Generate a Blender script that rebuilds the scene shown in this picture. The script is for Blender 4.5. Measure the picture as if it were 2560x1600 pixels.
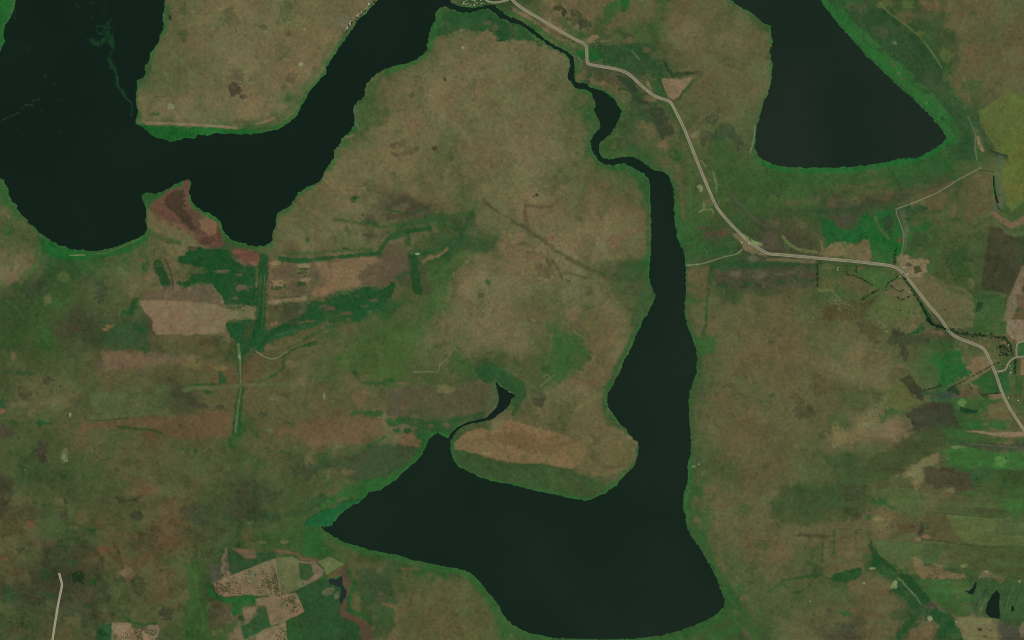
import bpy, math, random
import numpy as np
random.seed(11)
rng = np.random.RandomState(5)
sc = bpy.context.scene
C = sc.collection
for o in list(bpy.data.objects):
    bpy.data.objects.remove(o)

# ---------------------------------------------------------------- camera, sky, sun, exposure
M = 3.0                                   # metres on the ground per photograph pixel (2560 across)
def wx(x): return (x - 1280.0) * M
def wy(y): return (800.0 - y) * M
H = 20000.0
cam = bpy.data.objects.new('camera', bpy.data.cameras.new('camera'))
C.objects.link(cam)
cam.location = (0, 0, H)
cam.data.sensor_width = 36
cam.data.lens = 36 * (H - 1.5) / (2560 * M)
cam.data.clip_start = 100
cam.data.clip_end = 300000
sc.camera = cam
SUN_EL, SUN_AZ = math.radians(56), math.radians(118)     # azimuth clockwise from north
w = bpy.data.worlds.new('World'); sc.world = w; w.use_nodes = True
nt = w.node_tree
sky = nt.nodes.new('ShaderNodeTexSky'); sky.sky_type = 'NISHITA'; sky.sun_disc = False
sky.sun_elevation = SUN_EL; sky.sun_rotation = SUN_AZ
bg = nt.nodes['Background']; bg.inputs[1].default_value = 0.08
nt.links.new(sky.outputs[0], bg.inputs[0])
ld = bpy.data.lights.new('sun', 'SUN'); ld.energy = 3.2; ld.angle = math.radians(0.5); ld.color = (1, .955, .88)
sun = bpy.data.objects.new('sun', ld); C.objects.link(sun)
sun.rotation_euler = (math.pi / 2 - SUN_EL, 0, math.pi - SUN_AZ)
sc.view_settings.view_transform = 'Standard'
sc.view_settings.look = 'None'
sc.view_settings.gamma = 1
sc.view_settings.exposure = 0
sc.render.engine = 'CYCLES'; sc.cycles.pixel_filter_type = 'BLACKMAN_HARRIS'; sc.cycles.filter_width = 1.1
K = np.array([1.15, 1.055, 1.10])             # light reaching a level white card, per channel (albedo = seen / K)

# ---------------------------------------------------------------- helpers
def lin(c):
    c = np.asarray(c, float) / 255.0
    return np.where(c <= .04045, c / 12.92, ((c + .055) / 1.055) ** 2.4)
def alb(c): return lin(c) / K
def tag(o, label=None, cat=None, group=None, kind=None):
    if label: o['label'] = label
    if cat: o['category'] = cat
    if group: o['group'] = group
    if kind: o['kind'] = kind
    return o
def toks(s, t0=None):
    """point stream: tCR switches to the photograph tile in column C, row R"""
    out = []; c = r = 0; buf = []
    for k in s.split():
        if k[0] == 't': c, r = int(k[1]), int(k[2]); continue
        buf.append(float(k))
        if len(buf) == 2:
            out.append((c * 640 + buf[0] / 3.78, r * 400 + buf[1] / 3.78)); buf = []
    return out
PAL = dict(T=(116,103,72), t=(108,98,66), b=(99,89,59), o=(93,91,59), O=(81,87,54), g=(67,88,47), G=(60,77,45),
           M=(52,85,46), B=(40,96,44), D=(34,76,40), K=(72,69,48), P=(130,107,80), R=(104,79,56), Y=(104,108,54))
def col(s):
    if s in PAL: return PAL[s]
    return tuple(int(v) for v in s.split(','))

# ---------------------------------------------------------------- ground grid (fine over the photo, coarse to the horizon)
step = 2.0
def axis(n):
    core = np.arange(-40, n + 41, step)
    near = np.arange(-640, -40, 24.0)
    far = [-640.0]
    while far[0] > -24000: far.insert(0, far[0] - max(80, (-640 - far[0]) * .6 + 80))
    lo = np.concatenate([np.array(far[:-1]), near])
    hi = n - lo[::-1]
    return np.concatenate([lo, core, hi])
gx = axis(2560); gy = axis(1600)
NX, NY = len(gx), len(gy)

def bsp(n_pts, coords, scale, off):
    u = np.clip(coords, -3000, 6000) / scale + off
    i = np.floor(u).astype(int); f = u - i
    wts = np.stack([(1-f)**3/6, (3*f**3-6*f*f+4)/6, (-3*f**3+3*f*f+3*f+1)/6, f**3/6], 1)
    return i, wts
def noise(scale, sy=None, octs=3, gain=.55):
    """smooth random field on the grid, unit spread; sy = a different scale down the picture"""
    out = np.zeros((NY, NX), np.float32); amp = 1.0
    sx = scale; sy = sy or scale
    for k in range(octs):
        ix, wxx = bsp(0, gx, sx, 0.3 * k); iy, wyy = bsp(0, gy, sy, .7 * k)
        ix -= ix.min(); iy -= iy.min()
        L = rng.randn(iy.max() + 4, ix.max() + 4).astype(np.float32)
        A = sum(L[:, ix + j] * wxx[:, j][None] for j in range(4))
        out += amp * sum(A[iy + j] * wyy[:, j][:, None] for j in range(4)).astype(np.float32)
        amp *= gain; sx *= .5; sy *= .5
    core = out[60:-60, 60:-60]
    return (out - core.mean()) / core.std()

def win(x0, x1, y0, y1):
    a, b = np.searchsorted(gx, [x0, x1]); c, d = np.searchsorted(gy, [y0, y1])
    return slice(max(c - 1, 0), min(d + 1, NY)), slice(max(a - 1, 0), min(b + 1, NX))
def dist_line(pts, R, closed=False):
    xs = [p[0] for p in pts]; ys = [p[1] for p in pts]
    sy_, sx_ = win(min(xs) - R, max(xs) + R, min(ys) - R, max(ys) + R)
    d2 = np.full((sy_.stop - sy_.start, sx_.stop - sx_.start), R * R, np.float32)
    seq = list(zip(pts, pts[1:] + ([pts[0]] if closed else []))) if closed else list(zip(pts, pts[1:]))
    if len(pts) == 1: seq = [(pts[0], pts[0])]
    for (x0, y0), (x1, y1) in seq:
        a, b = win(min(x0, x1) - R, max(x0, x1) + R, min(y0, y1) - R, max(y0, y1) + R)
        a = slice(max(a.start, sy_.start), min(a.stop, sy_.stop)); b = slice(max(b.start, sx_.start), min(b.stop, sx_.stop))
        X = gx[b][None].astype(np.float32); Y = gy[a][:, None].astype(np.float32)
        dx, dy = x1 - x0, y1 - y0; L = dx * dx + dy * dy + 1e-9
        t = np.clip(((X - x0) * dx + (Y - y0) * dy) / L, 0, 1)
        dd = (X - x0 - t * dx) ** 2 + (Y - y0 - t * dy) ** 2
        v = d2[a.start - sy_.start:a.stop - sy_.start, b.start - sx_.start:b.stop - sx_.start]
        np.minimum(v, dd, out=v)
    return sy_, sx_, np.sqrt(d2)
def sdf(pts, R):
    """signed distance to a polygon (negative inside), clipped to +-R, over its window"""
    sy_, sx_, d = dist_line(pts, R, True)
    X = gx[sx_]; P = np.array(pts); Q = np.roll(P, -1, 0)
    ins = np.zeros(d.shape, bool)
    for r, y in enumerate(gy[sy_]):
        m = (P[:, 1] > y) != (Q[:, 1] > y)
        if not m.any(): continue
        xi = np.sort(P[m, 0] + (y - P[m, 1]) * (Q[m, 0] - P[m, 0]) / (Q[m, 1] - P[m, 1]))
        ins[r] = np.searchsorted(xi, X) % 2 == 1
    return sy_, sx_, np.where(ins, -d, d)
def sstep(v): v = np.clip(v, 0, 1); return v * v * (3 - 2 * v)

nA = noise(60); nB = noise(26); nC = noise(8, octs=3, gain=.7); nD = noise(2.6, octs=1); nE = noise(120); nF = noise(40)
nG = noise(12, octs=3, gain=.7); nH = noise(34, 90)

# ---------------------------------------------------------------- water bodies traced from the photograph
NW = toks("""t00 150 -900 150 0 135 70 105 150 70 210 40 240 30 330 45 385 20 440 0 490 -60 600 -90 900 -80 1300 -60 1512 t01 -30 120 0 165
30 190 40 225 75 270 85 330 110 390 155 420 170 480 210 530 260 580 320 630 350 670 420 720 470 760 560 805 640 835 740 852 850 858 960 850
1060 830 1180 785 1290 745 1370 700 1400 655 1385 600 1380 520 1370 440 1345 370 1342 325 1370 312 1450 318 1520 310 1600 270 1640 230 1700 215
1775 178 1800 195 1800 240 1785 270 1800 380 1850 435 1930 485 2020 530 2085 585 2100 650 2130 700 2200 755 2290 790 2419 815
t11 0 818 60 812 125 795 150 765 150 700 165 655 190 610 190 540 205 495 270 465 330 420 360 370 410 310 500 250 590 215 625 175 645 110 720 0
t10 730 1500 740 1420 780 1370 815 1320 850 1270 900 1225 930 1180 920 1090 918 1000 960 960 1030 910 1040 800 1100 735 1150 690 1230 650
1310 618 1400 605 1500 572 1560 530 1600 480 1620 400 1640 340 1650 260 1690 190 1705 110 1740 70 1790 60 1800 48 1850 40 1830 0 1820 -900
1700 -900 1160 0 1110 45 1050 110 980 170 930 240 880 320 840 380 780 450 735 520 700 590 665 640 660 690 620 730 570 790 525 830 490 900
450 970 420 1020 400 1070 360 1120 290 1170 210 1220 130 1245 0 1258 t00 2300 1265 2200 1265 2100 1262 2030 1255 1960 1275 1870 1272
1830 1305 1740 1305 1660 1325 1600 1338 1560 1310 1480 1295 1420 1265 1380 1225 1330 1190 1280 1165 1290 1100 1300 1040 1285 980 1283 880
1300 820 1292 768 1340 735 1370 700 1368 620 1420 560 1430 500 1480 420 1510 340 1545 280 1540 180 1555 60 1550 0 1560 -900""")
SO = toks("""t10 1780 55 1850 95 1930 118 2040 120 2110 95 2180 82 2240 105 2300 165 2360 190 2419 212 t20 60 225 120 260 180 310 240 355
310 400 370 445 440 475 500 510 540 560 555 620 545 670 530 700 535 750 570 790 610 835 700 848 750 885 785 950 785 1060 830 1150 835 1205
780 1260 745 1320 745 1400 790 1470 t21 810 0 860 35 930 50 1000 40 1060 28 1110 50 1170 90 1240 130 1285 165 1305 230 1308 400 1312 650
1312 820 1300 960 1292 1080 1310 1180 1350 1260 1355 1290 1330 1350 1290 1430 t22 1240 0 1180 130 1130 250 1070 370 1010 500 950 620 905 700
898 770 915 830 970 920 1040 1000 1085 1030 1085 1065 1130 1105 1190 1150 1195 1190 1185 1290 1170 1350 1120 1410 1070 1460
t23 1030 0 985 50 930 95 870 125 800 165 740 185 690 190 600 180 530 160 400 135 250 105 100 70 0 45 t12 2200 1512 2100 1475 1960 1410
1900 1370 1860 1310 1840 1240 1840 1180 1843 1112 1790 1100 1720 1065 1670 1090 1630 1140 1600 1210 1560 1290 1500 1350 1400 1430
t13 1310 0 1240 50 1180 90 1070 115 1020 170 970 215 900 240 850 270 800 320 740 385 715 430 620 440 640 470 700 515 800 570 880 605
1000 640 1180 685 1340 710 1500 760 1650 790 1740 810 1900 835 2020 870 2080 930 2150 1010 2230 1100 2300 1190 2335 1290 2419 1370
t23 80 1410 180 1450 300 1480 450 1495 650 1503 880 1506 1150 1500 1400 1470 1560 1430 1700 1385 1850 1320 1950 1260 2000 1200 2008 1140
1985 1050 1940 950 1880 830 1820 720 1760 620 1690 530 1650 430 1630 320 1615 220 1625 120 1660 30 t22 1665 1380 1685 1250 1690 1100
1680 950 1670 760 1672 680 1710 610 1745 500 1750 400 1740 290 1710 190 1680 110 1645 0 t21 1625 1430 1640 1300 1645 1150 1642 1020
1630 910 1600 820 1570 750 1545 640 1540 560 1535 450 1530 320 1510 220 1475 140 1440 120 1330 95 1270 45 1210 0 t20 1190 1500 1100 1478
1000 1490 900 1505 860 1500 830 1440 822 1360 870 1320 930 1270 970 1200 1010 1130 1045 1050 1000 990 960 930 890 870 820 845 740 825
700 795 640 785 590 770 590 700 592 600 580 540 540 500 470 455 400 430 330 380 280 345 220 290 160 250 110 215 40 180 0 165
t10 2360 140 2290 85 2250 48 2200 42 2090 70 2000 70 1930 55 1860 35 1830 30""")
NE = toks("""t20 1600 -900 2060 0 2120 40 2200 80 2300 150 2370 210 2419 240 t30 24 246 40 420 15 490 40 600 30 740 20 800 0 890
t20 2390 940 2350 1050 2330 1130 2310 1200 2300 1280 2295 1400 2340 1490 t31 -50 0 0 20 90 55 220 68 400 72 600 72 800 65 960 45 1150 15
t30 1180 1512 1400 1490 1530 1440 1600 1385 1650 1345 1685 1300 1660 1240 1590 1160 1540 1100 1450 1010 1350 910 1250 830 1160 740 1050 640
930 530 830 410 740 310 650 210 580 110 520 40 495 0 100 -900""")
CR = toks("""t12 2250 545 2275 590 2300 620 2340 640 2365 665 2400 688 2419 690 t22 22 706 28 718 10 735 t12 2414 750 2398 800 2340 860 2290 890 2260 920
2210 945 2150 957 2050 973 1960 1003 1900 1045 1864 1092 1850 1130 1815 1125 1845 1070 1900 1015 1990 970 2080 948 2180 922 2220 880 2270 830 2295 760 2285 680 2265 600""")
WATER = [('lake', 'large dark green lake with floating weed in the north west, bending round a tan peninsula', NW),
         ('lake', 'long dark lake running south between grassland banks and opening into a broad basin', SO),
         ('lake', 'triangular dark lake in the north east with a bright green marsh shore', NE),
         ('creek', 'thin dark creek with a small forked pond that empties into the southern lake', CR),
         ('canal', 'narrow black ditch beside the yellow green field at the right edge', toks("t31 2125 150 2140 148 2146 280 2182 405 2166 412 2150 370 2134 290 2124 220")),
         ('canal', 'dark ditch that runs down beside the straight road south of the farm', toks("t31 1432 1350 1452 1345 1485 1430 1540 1512 t32 1560 40 1640 62 1685 82 1660 78 1600 66 1540 50 1500 5 1500 -40 t31 1470 1440")),
         ('pond', 'bluish dark pond beside the red brown burnt strip near the bottom', toks("t13 700 930 760 940 810 902 820 990 858 1050 850 1110 830 1130 800 1185 790 1130 802 1070 800 1020 750 1000 700 980 680 950")),
         ('pond', 'long dark pond shaped like a drop in the wet meadow at the bottom right', toks("t33 2120 1080 2160 1035 2190 1080 2185 1200 2192 1310 2100 1302 2055 1250 2070 1160")),
         ('pond', 'thin slanting dark pond in the wet meadow at the bottom right', toks("t33 1975 965 1955 1040 1935 1080 1900 1075 1860 1045 1890 1050 1935 1020 1960 965")),
         ('pond', 'tiny dark pond in the wet meadow close to the right edge', toks("t33 2300 1190 2325 1180 2322 1240 2295 1245")),
         ('pond', 'square muddy brown pond behind the farm by the road', toks("t31 1372 1006 1435 992 1450 1055 1386 1078"))]
R0 = 80.0
SD = np.full((NY, NX), R0, np.float32); BODY = np.full((NY, NX), -1, np.int16)
for k, (nm, lb, pts) in enumerate(WATER):
    a, b, d = sdf(pts, R0)
    rough = .8 if nm in ('lake',) else .3
    d = d + rough * (nC[a, b] * 1.1 + nD[a, b] * .7) * (d < 6) * (d > -6)
    v = SD[a, b]; m = d < v
    SD[a, b] = np.where(m, d, v); BODY[a, b] = np.where(m, k, BODY[a, b])

# ---------------------------------------------------------------- land cover: base colours in 80-pixel cells, then traced patches
BASE = """BoooootTt tttToMGG tbbgboOM MMGGbboO
BoooootT ttTGootTt TGMGbooo oMGMGobo
BoooOotT tTtottTt tobbGobo GGGMMObo
GoootTT TTMGOtTtt ttMOGooo MMMMMMOo
GoooMMMM MotttOTtT ttMObMOM MMMMMgGY
OoooGGoo oottttot ToogMOgg ggOOMGOY
OoooGRbM OotTKbOt TtobMggG gGKGGObg
OMMMOTRM otootGGGT TTtbMMGK OMBBOOOK
tGGOobDD bKPbKgoT TToGMOGG KGggTOGK
GgOObPPM bKDDOgtT ootOGOob bOOOttMK
GgKGKbbD bboOgotT tgbtGOob boobOKObT
OOObbbbR btOOgOOG Ogbt GOob bbttOBTg
OtOooKbb bobbKobO OtTGGObo obOOoGOg
OOboRbbM bbRTbMGT bboOGOob bOTTKGMb
OGObbooO oOGGGMGO GObo GGOb oOGOKOMG
KOOObbOK OOoBMGGO OgOGGMob oGGOobOg
bOObbROG OgOGGGGG GGGGGMob obbboOgO
bKKbRoOG bMgbGMGG GGGGGGOb bObDgoOg
KKKObbGK bGDGObtG GGGGGGMO OObbDMGG
OObbOOgP MGGbbKbg GGGGggGG ooKbGTTG"""
rows = [r.replace(' ', '') for r in BASE.split('\n')]
rows = [(r + r[-1] * 4)[:32] for r in rows]
tab = np.array([[lin(PAL[c]) for c in r] for r in rows], np.float32)     # 20 x 32 x 3
tab[9, :10] *= (.92, .95, .93); tab[10:, :10] *= (.82, .89, .84); tab[10:, 10:12] *= (.9, .94, .91)     # greener, duller marsh grass in the south west
def table(X, Y):
    u = np.clip((X - 40) / 80, 0, 30.999); v = np.clip((Y - 40) / 80, 0, 18.999)
    i = u.astype(int); j = v.astype(int); f = (u - i); g = (v - j)
    f = sstep(f * 1.5 - .25)[..., None]; g = sstep(g * 1.5 - .25)[..., None]
    return (tab[j, i] * (1-f) + tab[j, i+1] * f) * (1-g) + (tab[j+1, i] * (1-f) + tab[j+1, i+1] * f) * g
GX, GY = np.meshgrid(gx, gy)
COL = (.6 * table(GX + 26 * nA + 12 * nG, GY + 22 * nF) + .28 * table(GX + 40 * nF - 10 * nB, GY - 30 * nA + 6 * nG)
       + .12 * table(GX - 34 * nH, GY + 36 * nE)).astype(np.float32)
PID = np.full((NY, NX), -1, np.int16)      # which named patch each grid point belongs to
PATCH = []
def lay(a, b, m, c, obj, grain=0):
    v = COL[a, b]; m3 = m[..., None]
    v[:] = v * (1 - m3) + lin(c).astype(np.float32) * m3
    if obj is not None:
        PATCH.append(obj); p = PID[a, b]; p[m > .5] = len(PATCH) - 1
def feature(line):
    obj = None
    if '@' in line: line, o = line.split('@'); obj = [s.strip() for s in o.split('|')]
    k = line.split()
    kind, c = k[0], col(k[1])
    if kind == 'p':      # polygon: soft amp alpha
        soft, amp, al = [float(v) for v in k[2:5]]; pts = toks(' '.join(k[5:]))
        soft = soft * .6 + .3; R = soft + amp * 2.5 + 8
        a, b, d = sdf(pts, R)
        d = d + amp * (.42 * nC[a, b] + .4 * nB[a, b] + .2 * nD[a, b])
        m = sstep(.5 - d / (soft * 2)) * al
        m[np.abs(d) > 1e5] = 0
    elif kind == 's':    # stroke: width(display px) soft amp alpha
        wd, soft, amp, al = [float(v) for v in k[2:6]]; pts = toks(' '.join(k[6:]))
        h = wd / 7.56; soft = soft * .7 + .2; R = h + soft * 2 + amp * 2 + 4
        a, b, d = dist_line(pts, R)
        d = d - h + min(amp, h * .6) * (.32 * nC[a, b] + .35 * nB[a, b] + .15 * nD[a, b])
        m = sstep(.5 - d / (soft * 2)) * al
    elif kind == 'b':    # blobs: alpha, tile, then x y rx ry groups
        al = float(k[2]); t = k[3]; q = [float(v) for v in k[4:]]
        for i in range(0, len(q), 4):
            (x, y), = toks('%s %f %f' % (t, q[i], q[i+1])); rx, ry = q[i+2] / 3.78, q[i+3] / 3.78
            a, b = win(x - rx * 1.8, x + rx * 1.8, y - ry * 1.8, y + ry * 1.8)
            X = (gx[b][None] - x) / rx; Y = (gy[a][:, None] - y) / ry
            r = np.sqrt(X * X + Y * Y) + .22 * nC[a, b] + .16 * nB[a, b] + .1 * nD[a, b]
            m = sstep((1.15 - r) / .34) * al * (1 - .18 * np.clip(nG[a, b], 0, 2))
            lay(a, b, m, c, obj)
        return
    m = m * (1 - .10 * np.clip(nG[a, b] + .3, 0, 2))
    lay(a, b, m, c, obj)

# green fringe that follows the shores
wf = 6.5 + 3.4 * nA + 2.2 * nC
big = (BODY <= 2) & (BODY >= 0)
m = sstep((wf - SD) / 3.5 + .5) * (SD < 30) * np.where(big, .72, .35) * (.72 + .28 * np.tanh(2 * nB + 1.5 * nC))
m = m[..., None].astype(np.float32)
fr = lin((44, 94, 46)).astype(np.float32)
COL = COL * (1 - m) + fr * m

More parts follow.
